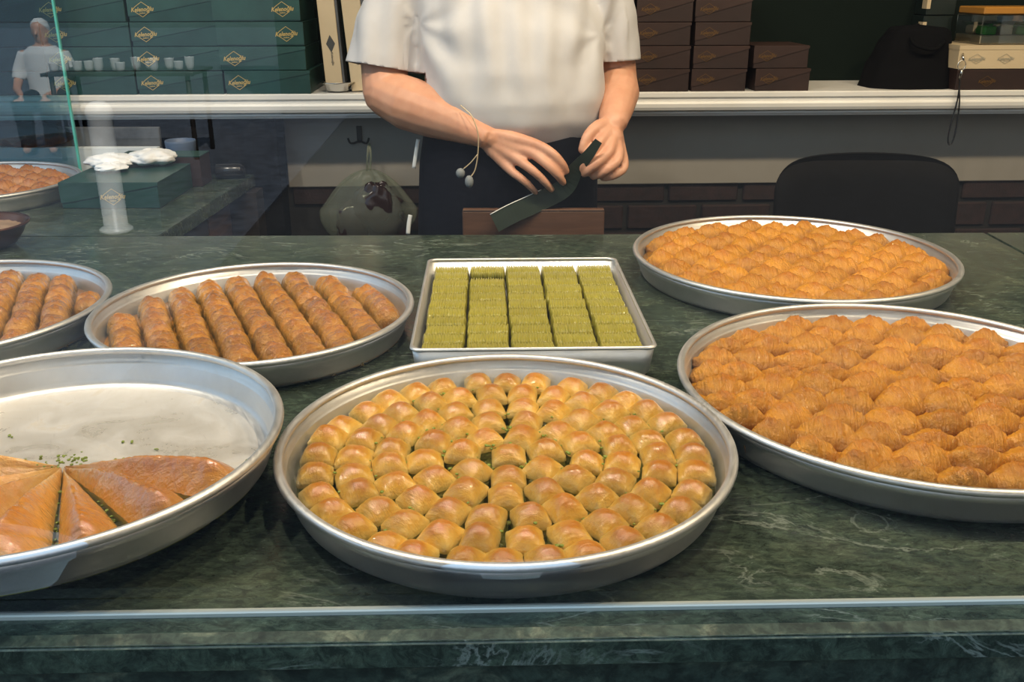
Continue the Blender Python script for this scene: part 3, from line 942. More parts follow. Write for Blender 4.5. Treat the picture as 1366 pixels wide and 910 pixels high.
# ------------------------------------------------------------------ boxes with printed emblem
def text_mesh(txt, size, shear=0.0, bold=0.0):
    cu = bpy.data.curves.new('lettering', 'FONT')
    cu.body = txt; cu.size = size; cu.shear = shear; cu.align_x = 'CENTER'; cu.align_y = 'CENTER'
    cu.offset = bold; cu.resolution_u = 2
    o = bpy.data.objects.new('lettering_tmp', cu)
    COL.objects.link(o)
    dg = bpy.context.evaluated_depsgraph_get()
    me = bpy.data.meshes.new_from_object(o.evaluated_get(dg))
    bpy.data.objects.remove(o)
    return me
def emblem(w_, h_, mat, name='emblem'):
    """diamond outline with the shop's script name across it; lies in x-z, facing -y"""
    bm = bmesh.new()
    def quad_ring(a, b, t):
        o_ = [(-a, 0), (0, b), (a, 0), (0, -b)]
        i_ = [(-a + t * 1.8, 0), (0, b - t), (a - t * 1.8, 0), (0, -b + t)]
        O = [bm.verts.new((x, 0, z)) for x, z in o_]; I = [bm.verts.new((x, 0, z)) for x, z in i_]
        # leave the diamond open where the name crosses it
        for k in range(4):
            k2 = (k + 1) % 4
            def mix(p, q, f): return p.co.lerp(q.co, f)
            f0_, f1_ = (0.30, 1.0) if k % 2 == 0 else (0.0, 0.70)
            a_ = [bm.verts.new(mix(O[k], O[k2], f)) for f in (f0_, f1_)]
            b_ = [bm.verts.new(mix(I[k], I[k2], f)) for f in (f0_, f1_)]
            bm.faces.new((a_[0], a_[1], b_[1], b_[0]))
        bmesh.ops.delete(bm, geom=O + I, context='VERTS')
    quad_ring(w_ * .47, h_ * .5, w_ * .026)
    for txt, sz, dz, bold in (('Kelenoğlu', w_ * .215, 0.0, w_ * .006), ('baklava', w_ * .085, -h_ * .23, w_ * .002)):
        me = text_mesh(txt, sz, 0.28, bold)
        k = bmesh.new(); k.from_mesh(me)
        xs = [v.co.x for v in k.verts]; wd = max(xs) - min(xs)
        f = (w_ * .98 / wd) if sz > w_ * .1 else 1.0
        for v in k.verts: v.co = Vector((v.co.x * f, -0.0002, v.co.y * (1.15 if f != 1.0 else 1) + dz + (v.co.x * f) * .05))
        tmp = bpy.data.meshes.new('t'); k.to_mesh(tmp); k.free()
        bm.from_mesh(tmp)
    me = bpy.data.meshes.new(name)
    bm.to_mesh(me); bm.free()
    me.materials.append(mat)
    return me

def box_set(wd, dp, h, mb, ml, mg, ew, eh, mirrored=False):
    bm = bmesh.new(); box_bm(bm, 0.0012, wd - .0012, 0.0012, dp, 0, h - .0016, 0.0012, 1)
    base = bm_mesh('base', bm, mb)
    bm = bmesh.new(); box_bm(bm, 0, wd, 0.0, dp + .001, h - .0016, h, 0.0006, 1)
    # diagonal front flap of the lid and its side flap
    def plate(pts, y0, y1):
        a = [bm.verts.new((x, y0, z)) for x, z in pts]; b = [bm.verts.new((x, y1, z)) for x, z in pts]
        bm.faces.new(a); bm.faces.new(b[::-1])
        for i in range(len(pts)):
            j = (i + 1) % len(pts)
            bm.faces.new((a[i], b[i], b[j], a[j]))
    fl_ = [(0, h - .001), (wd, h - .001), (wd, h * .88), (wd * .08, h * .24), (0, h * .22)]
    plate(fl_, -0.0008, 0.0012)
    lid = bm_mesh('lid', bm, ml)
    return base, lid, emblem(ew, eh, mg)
GW, GD, GH = 0.2345, 0.25, 0.0625
green = box_set(GW, GD, GH, M['box_green'], M['box_green_lid'], M['gold'], 0.062, 0.040)
brown = box_set(0.1565, 0.18, 0.0610, M['box_brown'], M['box_brown_lid'], M['gold_dim'], 0.052, 0.030)
def gift_box(name, st, lx, ly, z, label, group, wd, h, ex, flip=False, rz=0.0, world=False, ez=0.5):
    o = empty(name, (0, 0, 0), label=label, cat='box', group=group)
    if world: o.location = (lx, ly, z); o.rotation_euler = (0, 0, rz)
    else: on_back(o, lx, ly, z, rz)
    obj('base', st[0], o)
    if flip:
        # stacked the other way round: the lid's plain back faces the shop
        l_ = obj('lid', lid_plain[id(st)], o)
    else:
        obj('lid', st[1], o)
    obj('emblem', st[2], o, (wd * ex, -0.0012, h * ez))
    return o
lid_plain = {}
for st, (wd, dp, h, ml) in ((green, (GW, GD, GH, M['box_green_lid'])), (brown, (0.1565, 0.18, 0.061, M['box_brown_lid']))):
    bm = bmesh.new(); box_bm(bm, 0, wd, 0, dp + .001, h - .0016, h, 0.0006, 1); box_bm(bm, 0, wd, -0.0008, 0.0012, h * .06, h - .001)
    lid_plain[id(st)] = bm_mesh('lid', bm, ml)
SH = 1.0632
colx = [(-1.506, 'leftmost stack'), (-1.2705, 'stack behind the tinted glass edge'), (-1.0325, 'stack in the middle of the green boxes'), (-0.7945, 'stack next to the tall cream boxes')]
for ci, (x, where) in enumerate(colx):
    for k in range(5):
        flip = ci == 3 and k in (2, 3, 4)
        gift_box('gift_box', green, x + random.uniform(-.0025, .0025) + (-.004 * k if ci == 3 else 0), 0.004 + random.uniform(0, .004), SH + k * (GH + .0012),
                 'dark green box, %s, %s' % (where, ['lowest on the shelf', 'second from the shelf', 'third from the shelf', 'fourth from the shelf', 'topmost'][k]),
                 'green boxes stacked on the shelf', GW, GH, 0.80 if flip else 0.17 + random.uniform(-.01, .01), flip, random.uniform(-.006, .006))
bcol = [(0.178, 5, 'stack right behind the man'), (0.3405, 5, 'stack touching the man\'s sleeve'), (0.505, 5, 'right tall stack'), (0.676, 2, 'low stack by the green wall')]
for ci, (x, n_, where) in enumerate(bcol):
    for k in range(n_):
        dx = (0.010 if (ci == 3 and k == 0) else 0.0)
        gift_box('gift_box', brown, x + dx + random.uniform(-.002, .002), 0.006 + random.uniform(0, .003), SH + k * 0.0622,
                 'dark brown box, %s, %s' % (where, ['lowest on the shelf', 'second from the shelf', 'third from the shelf', 'fourth from the shelf', 'topmost'][k]),
                 'brown boxes stacked on the shelf', 0.1565, 0.061, 0.24 + random.uniform(-.01, .01), False, random.uniform(-.008, .008), False, 0.55)
# boxes on the left return of the counter
gift_box('gift_box', green, -1.072, 2.232, CT + .0005, 'dark green cake box lying on the marble beside the far left tray', None, GW, GH, 0.53, False, 0.0, True, 0.45)
b2 = empty('gift_box', (-1.03, 2.488, CT + .0005), 0, label='dark plain box behind the green box on the counter', cat='box')
box('base', 0.0, 0.215, 0.0, 0.085, 0.0, 0.078, M['box_brown'], b2, 0.001, 1); box('lid', -0.001, 0.216, -0.001, 0.086, 0.078, 0.080, M['box_green_lid'], b2)

# tall cream boxes
dm = bmesh.new()
a = [dm.verts.new(p) for p in ((-.0125, 0, 0), (0, 0, .0235), (.0125, 0, 0), (0, 0, -.0235))]; dm.faces.new(a)
diamond = bm_mesh('emblem', dm, M['ink'])
vt = text_mesh('Kelenoğlu', 0.0085, 0.2, 0.0001); vt.materials.append(M['ink'])
for k, (x, lean, lab) in enumerate(((-0.5215, -0.045, 'tall cream box with black diamond beside the green stacks'), (-0.4505, -0.065, 'tall cream box with black diamond half hidden by the man\'s sleeve'))):
    o = empty('cream_box', (0, 0, 0), label=lab, cat='box', group='tall cream boxes')
    on_back(o, x, 0.045, SH + .0015); o.rotation_euler = (0, lean, YAW)
    box('carton', 0, 0.047 if k == 0 else 0.052, 0, 0.07, 0, 0.38, M['cream'], o, 0.001, 1)
    box('side_sleeve', 0.047 if k == 0 else 0.052, 0.0535 if k == 0 else .0585, 0.004, 0.07, 0, 0.38, M['stone'], o)
    obj('emblem', diamond, o, (0.0255, -.0008, 0.128))
    obj('lettering', vt, o, (0.0265, -.0008, 0.088), (R(90), R(90), 0))
# steel bowl
sb = empty('steel_bowl', (-0.4905, 2.655, 1.0632), 0, label='small stainless steel bowl on the shelf in front of the cream boxes', cat='bowl')
on_back(sb, -0.4895, 0.053, 1.0635)
sb.location = (-0.4885, 2.742, 1.0635)
obj('bowl_body', lathe('bowl_body', [(0, .0015), (.026, .0015), (.033, .006), (.040, .022), (.0485, .0265), (.0485, .0285), (.039, .0265), (.031, .010), (.024, .003), (0, .003)][::-1], M['steel'], 48), sb)
for o_ in (sb,):
    o_.location = back(-0.4895, 0.052, 1.0634)

# right end of the shelf
bagb = empty('black_bag', (0, 0, 0), label='soft black cloth bag slumped on the right part of the shelf', cat='bag')
on_back(bagb, 1.165, 0.125, SH)
def bagfn(a, b):
    th = 2 * PI * a; t = b
    wd = 0.128 * (1 - 0.36 * t ** 1.5); dp = 0.10 * (1 - 0.45 * t)
    if t > .93: q = max(0.0, 1 - ((t - .93) / .07) ** 2); wd *= q ** .5; dp *= q ** .5
    c, s = math.cos(th), math.sin(th)
    k = (abs(c) ** 2.8 + abs(s) ** 2.8) ** (-1 / 2.8)
    f = 1 + .06 * nz(c * 2, s * 2, t * 4)
    return (c * k * wd * f + .022 * t, s * k * dp * f, 0.172 * t + .008 * nz(c * 2, s * 2, 5) * t)
obj('bag_body', grid_mesh('bag_body', bagfn, 49, 24, M['black_cloth']), bagb)
tube('bag_handle', smooth_path([(-.03, -.07, .14), (-.02, -.095, .12), (.03, -.098, .11), (.07, -.07, .13)]), 0.005, M['black_cloth'], bagb, 8)

ob = empty('gift_box', (0, 0, 0), label='dark brown box under the long cream box at the right end of the shelf', cat='box')
on_back(ob, 1.262, 0.006, SH)
box('base', 0, 0.30, 0, 0.2, 0, 0.0560, M['box_brown'], ob, 0.001, 1); box('lid', -.001, .301, -.001, .201, .050, .0575, M['box_brown_lid'], ob)
obj('emblem', brown[2], ob, (0.088, -.0018, 0.024))
ob = empty('cream_box', (0, 0, 0), label='long cream box on top of the brown box at the right end', cat='box')
on_back(ob, 1.256, 0.002, SH + .0580)
box('base', 0, 0.31, 0, 0.2, 0, 0.062, M['cream'], ob, 0.0012, 1); box('lid', -.001, .311, -.001, .201, .052, .064, M['cream'], ob)
e2 = bpy.data.meshes.new('emblem')
bm = bmesh.new(); bm.from_mesh(green[2]); bm.to_mesh(e2); bm.free(); e2.materials.append(plain('faded grey print', (0.36, 0.33, 0.25), .6))
for ex in (0.052, 0.135): obj('emblem', e2, ob, (ex, -.0018, 0.028)).scale = (.8, 1, .7)
# glass-lidded sweets above it and the dark tins behind
sj = empty('sweets_box', (0, 0, 0), label='clear box of green and white wrapped sweets on the long cream box', cat='box')
on_back(sj, 1.318, 0.02, SH + .123)
box('liner', 0.002, 0.198, 0.002, 0.15, 0.001, 0.024, M['cream'], sj, .002, 1)
for k in range(4):
    for j in range(2):
        box('wrapped_sweet', 0.012 + .047 * k, 0.050 + .047 * k, 0.008 + .06 * j, 0.06 + .06 * j, 0.0245, 0.049 + .004 * (k % 2), M['green_pack'] if (k + j) % 2 == 0 else M['cream'], sj, .006, 2)
box('clear_lid', 0, 0.2, 0, 0.152, 0, 0.078, M['clear'], sj, .002, 1)
box('top_tray', 0.0, 0.2, 0.0, 0.15, 0.080, 0.100, M['orange_pack'], sj, .003, 1)
for k in range(4):
    gb = empty('dark_tin', (0, 0, 0), label='dark green tin with pale corner, %s' % ['lowest behind the cream box', 'second up behind the cream box', 'third up behind the cream box', 'topmost behind the cream box'][k], cat='tin', group='dark tins at the right end')
    on_back(gb, 1.228 + .004 * k, 0.21, SH + .0005 + k * .065)
    box('tin_body', 0, 0.088, 0, 0.08, 0, 0.063, M['tin'], gb, .002, 1)
    box('pale_label', -0.0012, 0.010, -.0012, 0.03, 0.018, 0.046, M['cream'], gb)
# key ring with lanyard loop hanging over the shelf edge
kr = empty('lanyard', (0, 0, 0), label='key ring with a thin black lanyard loop hanging over the shelf edge', cat='lanyard')
on_back(kr, 1.262, -0.012, 1.0)
circ = [(0.011 * math.cos(t), 0, 0.133 + 0.014 * math.sin(t)) for t in np.linspace(0, 2 * PI, 25)]
tube('ring', circ, 0.0013, M['steel'], kr, 8)
tube('hook_clip', [(0.004, 0.012, 0.163), (0.001, 0.003, 0.155), (0.003, 0, 0.147)], 0.003, M['steel'], kr, 8)
tube('clasp', [(0.002, -.001, 0.124), (0.001, -.002, 0.112), (-.001, -.001, 0.098)], [.003, .004, .0025], M['steel'], kr, 10)
tube('strap', smooth_path([(0.0, 0, .098), (0.003, -.001, .070), (0.010, -.001, .03), (0.013, 0, -.02), (0.011, 0, -.068), (0.002, 0, -.088), (-.006, 0, -.072), (-.004, -.001, -.02), (0.002, -.002, .03), (0.002, -.002, .075), (0.0, -.001, .098)], 5), 0.0022, M['black_plastic'], kr, 8)

# ------------------------------------------------------------------ left return: ledge, stone slab, pan, tissue, tub for a reflection, cloth, roll
lg = empty('ledge', (0, 0, 0), label='pale blue painted ledge behind the far left tray', cat='ledge')
box('ledge_body', -2.2, -0.985, 2.664, 2.685, CT, 0.925, M['ledge'], lg, .002, 1)
slab = empty('stone_slab', (0, 0, 0), label='grey speckled stone slab standing on the ledge under the shelf', cat='slab')
box('slab_body', -2.2, -0.985, 2.690, 2.705, CT, 0.976, M['stone'], slab, .002, 1)
pn = empty('oval_pan', (-1.345, 2.678, 0.957), label='blackened oval pan leaning on the stone slab behind the glass', cat='pan')
pn.rotation_euler = (R(78), 0, 0)
o = obj('pan_body', lathe('pan_body', [(0, .004), (.10, .004), (.128, .010), (.135, .012), (.133, .008), (.105, 0), (0, 0)], M['pan'], 48), pn); o.scale = (1, .26, .7)
ts = empty('tissue', (-0.985, 2.43, CT + GH + .002), label='crumpled white tissue lying on the green box', cat='tissue')
def tisf(seed, sx, sy, sz):
    def fn(a, b):
        th = 2 * PI * a; ph = PI * (b - .5)
        r_ = 1 + .30 * nz(math.cos(th) * 1.7 + seed, math.sin(th) * 1.7, ph * 1.4) + .13 * nz(math.cos(th) * 5, math.sin(th) * 5 + seed, ph * 4)
        return (math.cos(th) * math.cos(ph) * sx * r_, math.sin(th) * math.cos(ph) * sy * r_, max(0.0, sz + math.sin(ph) * sz * r_))
    return grid_mesh('fold', fn, 41, 25, M['tissue'])
obj('fold', tisf(1, .058, .05, .020), ts, (0.060, .02, 0)); obj('fold', tisf(4, .060, .05, .016), ts, (-0.035, .0, 0)); obj('fold', tisf(8, .040, .04, .010), ts, (-0.012, -.06, 0))
tb = empty('reflection_tub', (-0.905, 2.62, CT), label='small blue grey tub standing in for a reflected container behind the tissue', cat='tub')  # solid tub added in place of a container's reflection
obj('tub_body', lathe('tub_body', [(0, .002), (.030, .002), (.038, .100), (.0400, .102), (.041, .098), (.0325, 0), (0, 0)], M['blue_tub'], 32), tb)
ct = empty('tape_roll', (-0.775, 2.60, CT + .021), label='shiny black cylinder lying on the corner of the counter', cat='roll')
ct.rotation_euler = (0, R(90), R(8))
obj('roll_body', lathe('roll_body', [(0, -.034), (.019, -.034), (.0205, -.032), (.0205, .030), (.016, .040), (.008, .044), (0, .044)], M['black_plastic'], 32), ct)
hc = empty('hanging_cloth', (0, 0, 0), label='black cloth hanging in the dark corner under the shelf', cat='cloth')
def clf(a, b):
    x = -1.02 + 0.345 * a
    return (x, 2.752 + .012 * math.sin(x * 70) + .006 * nz(x * 30, b * 3), 0.80 + 0.19 * b)
me = grid_mesh('cloth_sheet', clf, 60, 8, M['black_cloth'])
o = obj('cloth_sheet', me, hc); md = o.modifiers.new('thick', 'SOLIDIFY'); md.thickness = .003

# plastic bag hanging from a double hook
hk = empty('wall_hook', (0, 0, 0), label='dark iron double hook screwed to the panel under the shelf', cat='hook')
on_back(hk, -0.450, 0.160, -0.012)
box('hook_plate', -.0075, .0075, -.006, 0.0, 0.916, 0.965, M['iron'], hk, .001, 1)
for sx in (-1, 1):
    tube('prong', smooth_path([(0, -.006, .922), (sx * .018, -.022, .917), (sx * .026, -.032, .921), (sx * .031, -.034, .934)]), 0.0032, M['iron'], hk, 8)
hb = empty('plastic_bag', (0, 0, 0), label='thin greenish plastic bag of dark packages hanging from the hook', cat='bag')
on_back(hb, -0.421, 0.092, -0.012)
def pbag(a, b):
    th = 2 * PI * a; t = b
    z = 0.848 - 0.235 * t
    r_ = 0.012 + 0.128 * min(1, (t / .52)) ** .62 if t < .52 else 0.140 * max(0, 1 - ((t - .52) / .48) ** 2.4) ** .5
    pl = 1 + (.09 * math.sin(th * 7 + 2 * t) + .05 * math.sin(th * 13)) * (1 - t) + .07 * nz(math.cos(th) * 1.6, math.sin(th) * 1.6, t * 4)
    return (math.cos(th) * r_ * pl - .02 * t, math.sin(th) * r_ * pl * .42, z)
obj('bag_film', grid_mesh('bag_film', pbag, 61, 30, M['bag']), hb)
tube('bag_handle', smooth_path([(-.004, -.006, .845), (-.001, -.008, .88), (.003, .018, .921), (.008, .002, .89), (.004, -.004, .845)]), [(.004, .0015)] * 25, M['bag'], hb, 8)
def pk(a, b):
    th = 2 * PI * a; ph = PI * (b - .5)
    k = 1 + .22 * nz(math.cos(th) * 2, math.sin(th) * 2, ph * 2) + .1 * nz(math.cos(th) * 7, math.sin(th) * 7, ph * 6)
    return (math.cos(th) * math.cos(ph) * .072 * k, math.sin(th) * math.cos(ph) * .026 * k, math.sin(ph) * .070 * k)
me = grid_mesh('dark_package', pk, 41, 25, plain('dark glossy wrapper', (0.035, 0.014, 0.011), .2))
obj('dark_package', me, hb, (.020, -.026, .738)); obj('dark_package', me, hb, (-.035, -.012, .690), (0, .9, .4)); obj('dark_package', me, hb, (.035, -.012, .675), (0, 2.2, 0))

# chair behind the counter on the right
ch = empty('chair', (0.885, 2.40, 0), 0, label='black leather chair with rounded backrest behind the back right tray', cat='chair')
def backf(sgn):
    def fn(a, b):
        u = math.sin((2 * a - 1) * PI / 2); t = b
        top = 0.952 - 0.014 * u * u - 0.075 * (1 - max(0.0, 1 - abs(u) ** 7) ** .5)
        x = u * .231 * (1 - .03 * (1 - t))
        return (x, .03 * (1 - u * u) * -sgn * .3 + .045 * u * u * -1 + sgn * (.020 * (1 - abs(u) ** 6) ** .5 * (1 - (2 * t - 1) ** 6) ** .5) - .05 * (1 - t), 0.50 + (top - 0.50) * t)
    return fn
vsf = grid_mesh('t1', backf(-1), 31, 15, M['black_leather']); vsb = grid_mesh('t2', backf(1), 31, 15, M['black_leather'])
bm = bmesh.new(); bm.from_mesh(vsf); bm.from_mesh(vsb); bmesh.ops.remove_doubles(bm, verts=bm.verts, dist=1e-4)
obj('backrest', bm_mesh('backrest', bm, M['black_leather'], True), ch)
box('seat', -.23, .23, -.46, -.03, .42, .48, M['black_leather'], ch, .02, 3)
for sx in (-1, 1):
    for sy in (-.43, -.05): tube('leg', [(sx * .20, sy, .43), (sx * .215, sy * 1.02, 0)], [.018, .013], M['iron'], ch, 10)
    tube('back_post', [(sx * .19, -.06, .44), (sx * .19, -.035, .60)], .014, M['iron'], ch, 10)

# brown board carton behind the counter, in front of the man
cb = empty('brown_carton', (-.110, 2.056, 0), 0, label='brown board carton standing behind the counter in front of the man', cat='box')
box('carton_body', 0, .313, 0, .018, 0, .884, M['carton'], cb, .003, 2)
box('carton_flap', .001, .312, -.001, .019, .884, .8865, M['carton'], cb, .001, 1)

# ------------------------------------------------------------------ the man behind the counter
def fuse(name, pieces, voxel, mat, parent, smooth_it=6, cut=None, thick=0.0, disp=None):
    """overlapping closed lofts fused into one continuous skin"""
    vs, fs = [], []
    for v, f in pieces:
        b = len(vs)
        vs += [tuple(p) for p in v]; fs += [tuple(i + b for i in q) for q in f]
    me = mesh_of(name, vs, fs, mat)
    bm = bmesh.new(); bm.from_mesh(me); bmesh.ops.recalc_face_normals(bm, faces=bm.faces); bm.to_mesh(me); bm.free()
    o = bpy.data.objects.new(name, me); COL.objects.link(o)
    md = o.modifiers.new('r', 'REMESH'); md.mode = 'VOXEL'; md.voxel_size = voxel; md.use_smooth_shade = True
    md = o.modifiers.new('s', 'SMOOTH'); md.factor = .5; md.iterations = smooth_it
    dg = bpy.context.evaluated_depsgraph_get()
    m2 = bpy.data.meshes.new_from_object(o.evaluated_get(dg))
    bpy.data.objects.remove(o)
    m2.name = name
    if cut or disp:
        bm = bmesh.new(); bm.from_mesh(m2)
        for (co, no, cen, rad) in (cut or []):
            cen = Vector(cen)
            fl2 = [f for f in bm.faces if (f.calc_center_median() - cen).length < rad]
            geom = fl2 + list({e for f in fl2 for e in f.edges}) + list({v for f in fl2 for v in f.verts})
            res = bmesh.ops.bisect_plane(bm, geom=geom, plane_co=co, plane_no=no, clear_outer=True, dist=1e-6)
        if disp:
            bm.normal_update()
            for v in bm.verts: v.co += v.normal * disp(v.co)
        bm.to_mesh(m2); bm.free()
        m2.polygons.foreach_set('use_smooth', [True] * len(m2.polygons))
    if not m2.materials: m2.materials.append(mat)
    else: m2.materials[0] = mat
    o = obj(name, m2, parent)
    if thick:
        md = o.modifiers.new('thick', 'SOLIDIFY'); md.thickness = thick; md.offset = -1
    return o

def loft(rings, n=28, power=2.0):
    """rings: (z, cx, cy, rx, ry); closed stack of ellipses"""
    vs, fs = [], []
    for z, cx, cy, rx, ry in rings:
        for k in range(n):
            a = 2 * PI * k / n
            c, s = math.cos(a), math.sin(a)
            q = (abs(c) ** power + abs(s) ** power) ** (-1 / power)
            vs.append((cx + c * q * rx, cy + s * q * ry, z))
    for i in range(len(rings) - 1):
        for k in range(n):
            k2 = (k + 1) % n
            fs.append((i * n + k, i * n + k2, (i + 1) * n + k2, (i + 1) * n + k))
    fs.append(tuple(range(n - 1, -1, -1))); fs.append(tuple((len(rings) - 1) * n + k for k in range(n)))
    return vs, fs
def ball(c, r, n=16):
    c = Vector(c); rx, ry, rz_ = (r, r, r) if isinstance(r, (int, float)) else r
    vs, fs = [], []
    m = n // 2
    for i in range(m + 1):
        ph = PI * (i / m - .5) * .999
        for k in range(n):
            a = 2 * PI * k / n
            vs.append((c.x + rx * math.cos(ph) * math.cos(a), c.y + ry * math.cos(ph) * math.sin(a), c.z + rz_ * math.sin(ph)))
    for i in range(m):
        for k in range(n):
            k2 = (k + 1) % n
            fs.append((i * n + k, i * n + k2, (i + 1) * n + k2, (i + 1) * n + k))
    fs.append(tuple(range(n - 1, -1, -1))); fs.append(tuple(m * n + k for k in range(n)))
    return vs, fs
def limb(pts, rads, n=16):
    """tapering limb with rounded ends"""
    out = [tube_geo(pts, rads, n)]
    r0 = rads[0] if isinstance(rads[0], (int, float)) else min(rads[0]); r1 = rads[-1] if isinstance(rads[-1], (int, float)) else min(rads[-1])
    return out + [ball(pts[0], r0 * .99, 12), ball(pts[-1], r1 * .99, 12)]
HND = {
    'r_index': [(-0.035, 2.088, 1.046), (0.0107, 2.0750, 1.0365), (0.0557, 2.0570, 1.0267), (0.0859, 2.0420, 1.0116), (0.1071, 2.0420, 0.9893), (0.1166, 2.0490, 0.9720)],
    'r_middle': [(-0.040, 2.088, 1.038), (0.0027, 2.0750, 1.0205), (0.0445, 2.0540, 1.0096), (0.0748, 2.0350, 0.9889), (0.0993, 2.0360, 0.9647), (0.1104, 2.0450, 0.9485)],
    'r_ring': [(-0.045, 2.088, 1.028), (-0.0087, 2.0750, 1.0075), (0.0189, 2.0540, 0.9919), (0.0445, 2.0360, 0.9759), (0.0706, 2.0380, 0.9513), (0.0848, 2.0470, 0.9330)],
    'r_pinky': [(-0.052, 2.09, 1.020), (-0.0250, 2.0800, 0.9937), (-0.0021, 2.0600, 0.9713), (0.0189, 2.0450, 0.9579), (0.0369, 2.0460, 0.9415), (0.0509, 2.0540, 0.9255)],
    'r_thumb': [(-0.050, 2.100, 1.038), (0.000, 2.112, 1.0221), (0.055, 2.108, 1.0040), (0.0930, 2.088, 0.9800)],
    'l_index': [(0.2180, 2.1250, 1.064), (0.2080, 2.1000, 1.0491), (0.1900, 2.0700, 1.0327), (0.1682, 2.0500, 1.0088), (0.1527, 2.0500, 0.9863), (0.1473, 2.0580, 0.9730)],
    'l_middle': [(0.2210, 2.1260, 1.060), (0.2170, 2.1000, 1.0394), (0.2091, 2.0600, 1.0136), (0.1841, 2.0420, 0.9926), (0.1641, 2.0460, 0.9741), (0.1554, 2.0550, 0.9650)],
    'l_ring': [(0.2240, 2.1280, 1.058), (0.2262, 2.1000, 1.0265), (0.2293, 2.0620, 0.9972), (0.2058, 2.0450, 0.9776), (0.1857, 2.0500, 0.9637), (0.1747, 2.0590, 0.9588)],
    'l_pinky': [(0.2280, 2.1300, 1.055), (0.2350, 2.1050, 1.0159), (0.2445, 2.0750, 0.9786), (0.2254, 2.0580, 0.9638), (0.2080, 2.0600, 0.9569), (0.1968, 2.0670, 0.9537)],
    'l_thumb': [(0.2180, 2.1250, 1.0640), (0.1880, 2.0980, 1.0600), (0.1650, 2.0760, 1.0458), (0.1540, 2.0660, 1.0271), (0.1510, 2.0640, 1.0150)]}
RAD = {'index': [.015, .0155, .0118, .0106, .0096, .0080], 'middle': [.015, .0155, .0120, .0108, .0098, .0082], 'ring': [.015, .0155, .0115, .0102, .0092, .0078],
       'pinky': [.0145, .0145, .0105, .0094, .0085, .0072], 'thumb': [.0150, .0160, .0128, .0100, .0095]}
man = empty('person', (0, 0, 0), label='person in white t-shirt and dark apron folding a green paper strip behind the counter', cat='person')
B = []
# torso, neck, head
B.append(loft([(.84, -.012, 2.285, .165, .115), (.92, -.010, 2.28, .183, .125), (1.0, -.006, 2.262, .190, .130), (1.08, -.004, 2.25, .196, .138), (1.17, -.005, 2.255, .196, .132), (1.26, -.010, 2.265, .190, .120),
               (1.34, -.018, 2.278, .185, .108), (1.40, -.022, 2.288, .165, .092), (1.44, -.024, 2.292, .115, .075), (1.475, -.024, 2.290, .066, .064), (1.56, -.022, 2.272, .060, .062)]))
HC = Vector((-.020, 2.255, 1.632))
B.append(loft([(HC.z - .118, HC.x, HC.y - .035, .028, .038), (HC.z - .105, HC.x, HC.y - .03, .045, .055), (HC.z - .075, HC.x, HC.y - .02, .060, .075), (HC.z - .03, HC.x, HC.y - .008, .071, .090), (HC.z + .02, HC.x, HC.y, .076, .097),
               (HC.z + .06, HC.x, HC.y + .005, .073, .094), (HC.z + .09, HC.x, HC.y + .008, .058, .076), (HC.z + .108, HC.x, HC.y + .01, .032, .045)], 32))
B += limb([(HC.x, HC.y - .095, HC.z + .012), (HC.x, HC.y - .112, HC.z - .018), (HC.x, HC.y - .108, HC.z - .030)], [.009, .013, .014], 12)      # nose
for sx in (-1, 1):
    B.append(ball((HC.x + sx * .016, HC.y - .100, HC.z - .030), .0085, 10))
    B.append(ball((HC.x + sx * .030, HC.y - .083, HC.z + .026), (.022, .012, .008), 12))        # brow
    B.append(ball((HC.x + sx * .077, HC.y + .008, HC.z - .008), (.009, .018, .031), 14))        # ear
    B.append(ball((HC.x + sx * .040, HC.y - .068, HC.z - .030), (.022, .018, .020), 12))        # cheek
B.append(ball((HC.x, HC.y - .090, HC.z - .063), (.022, .012, .006), 12)); B.append(ball((HC.x, HC.y - .088, HC.z - .073), (.019, .012, .006), 12))
B.append(ball((HC.x, HC.y - .076, HC.z - .102), (.022, .020, .014), 12))
# right arm (on the left of the picture) and left arm
B += limb([(-.195, 2.292, 1.385), (-.262, 2.285, 1.30), (-.292, 2.262, 1.20), (-.288, 2.225, 1.118)], [.062, .060, .056, .052])
B += limb([(-.288, 2.225, 1.118), (-.2332, 2.190, 1.0985), (-.1757, 2.160, 1.0825), (-.1175, 2.125, 1.0661), (-.0700, 2.100, 1.0465), (-.0480, 2.092, 1.038)], [.053, .060, .056, .045, (.036, .030), (.034, .026)])
B += limb([(.160, 2.295, 1.385), (.212, 2.300, 1.30), (.236, 2.312, 1.20), (.246, 2.300, 1.135)], [.060, .056, .050, .047])
B += limb([(.246, 2.300, 1.135), (.2448, 2.240, 1.115), (.2323, 2.175, 1.0894), (.2230, 2.135, 1.0680), (.2215, 2.125, 1.060)], [.047, .047, .040, (.033, .029), (.032, .027)])
for k, pts in HND.items():
    B += limb(smooth_path(pts, 3), [RAD[k[2:]][min(i // 3, len(RAD[k[2:]]) - 1)] * (1 - (i % 3) / 3) + RAD[k[2:]][min(i // 3 + 1, len(RAD[k[2:]]) - 1)] * ((i % 3) / 3) for i in range(3 * (len(pts) - 1) + 1)], 12)
# heels of the hands
B.append(ball((-.022, 2.090, 1.018), (.042, .016, .030), 14)); B.append(ball((.219, 2.100, 1.034), (.024, .018, .026), 14))
# legs down to the ankles
for sx in (-1, 1):
    B += limb([(-.01 + sx * .095, 2.29, .88), (-.01 + sx * .100, 2.285, .50), (-.01 + sx * .105, 2.30, .10)], [.095, .060, .040])
body = fuse('body', B, 0.0034, M['skin'], man, 7)
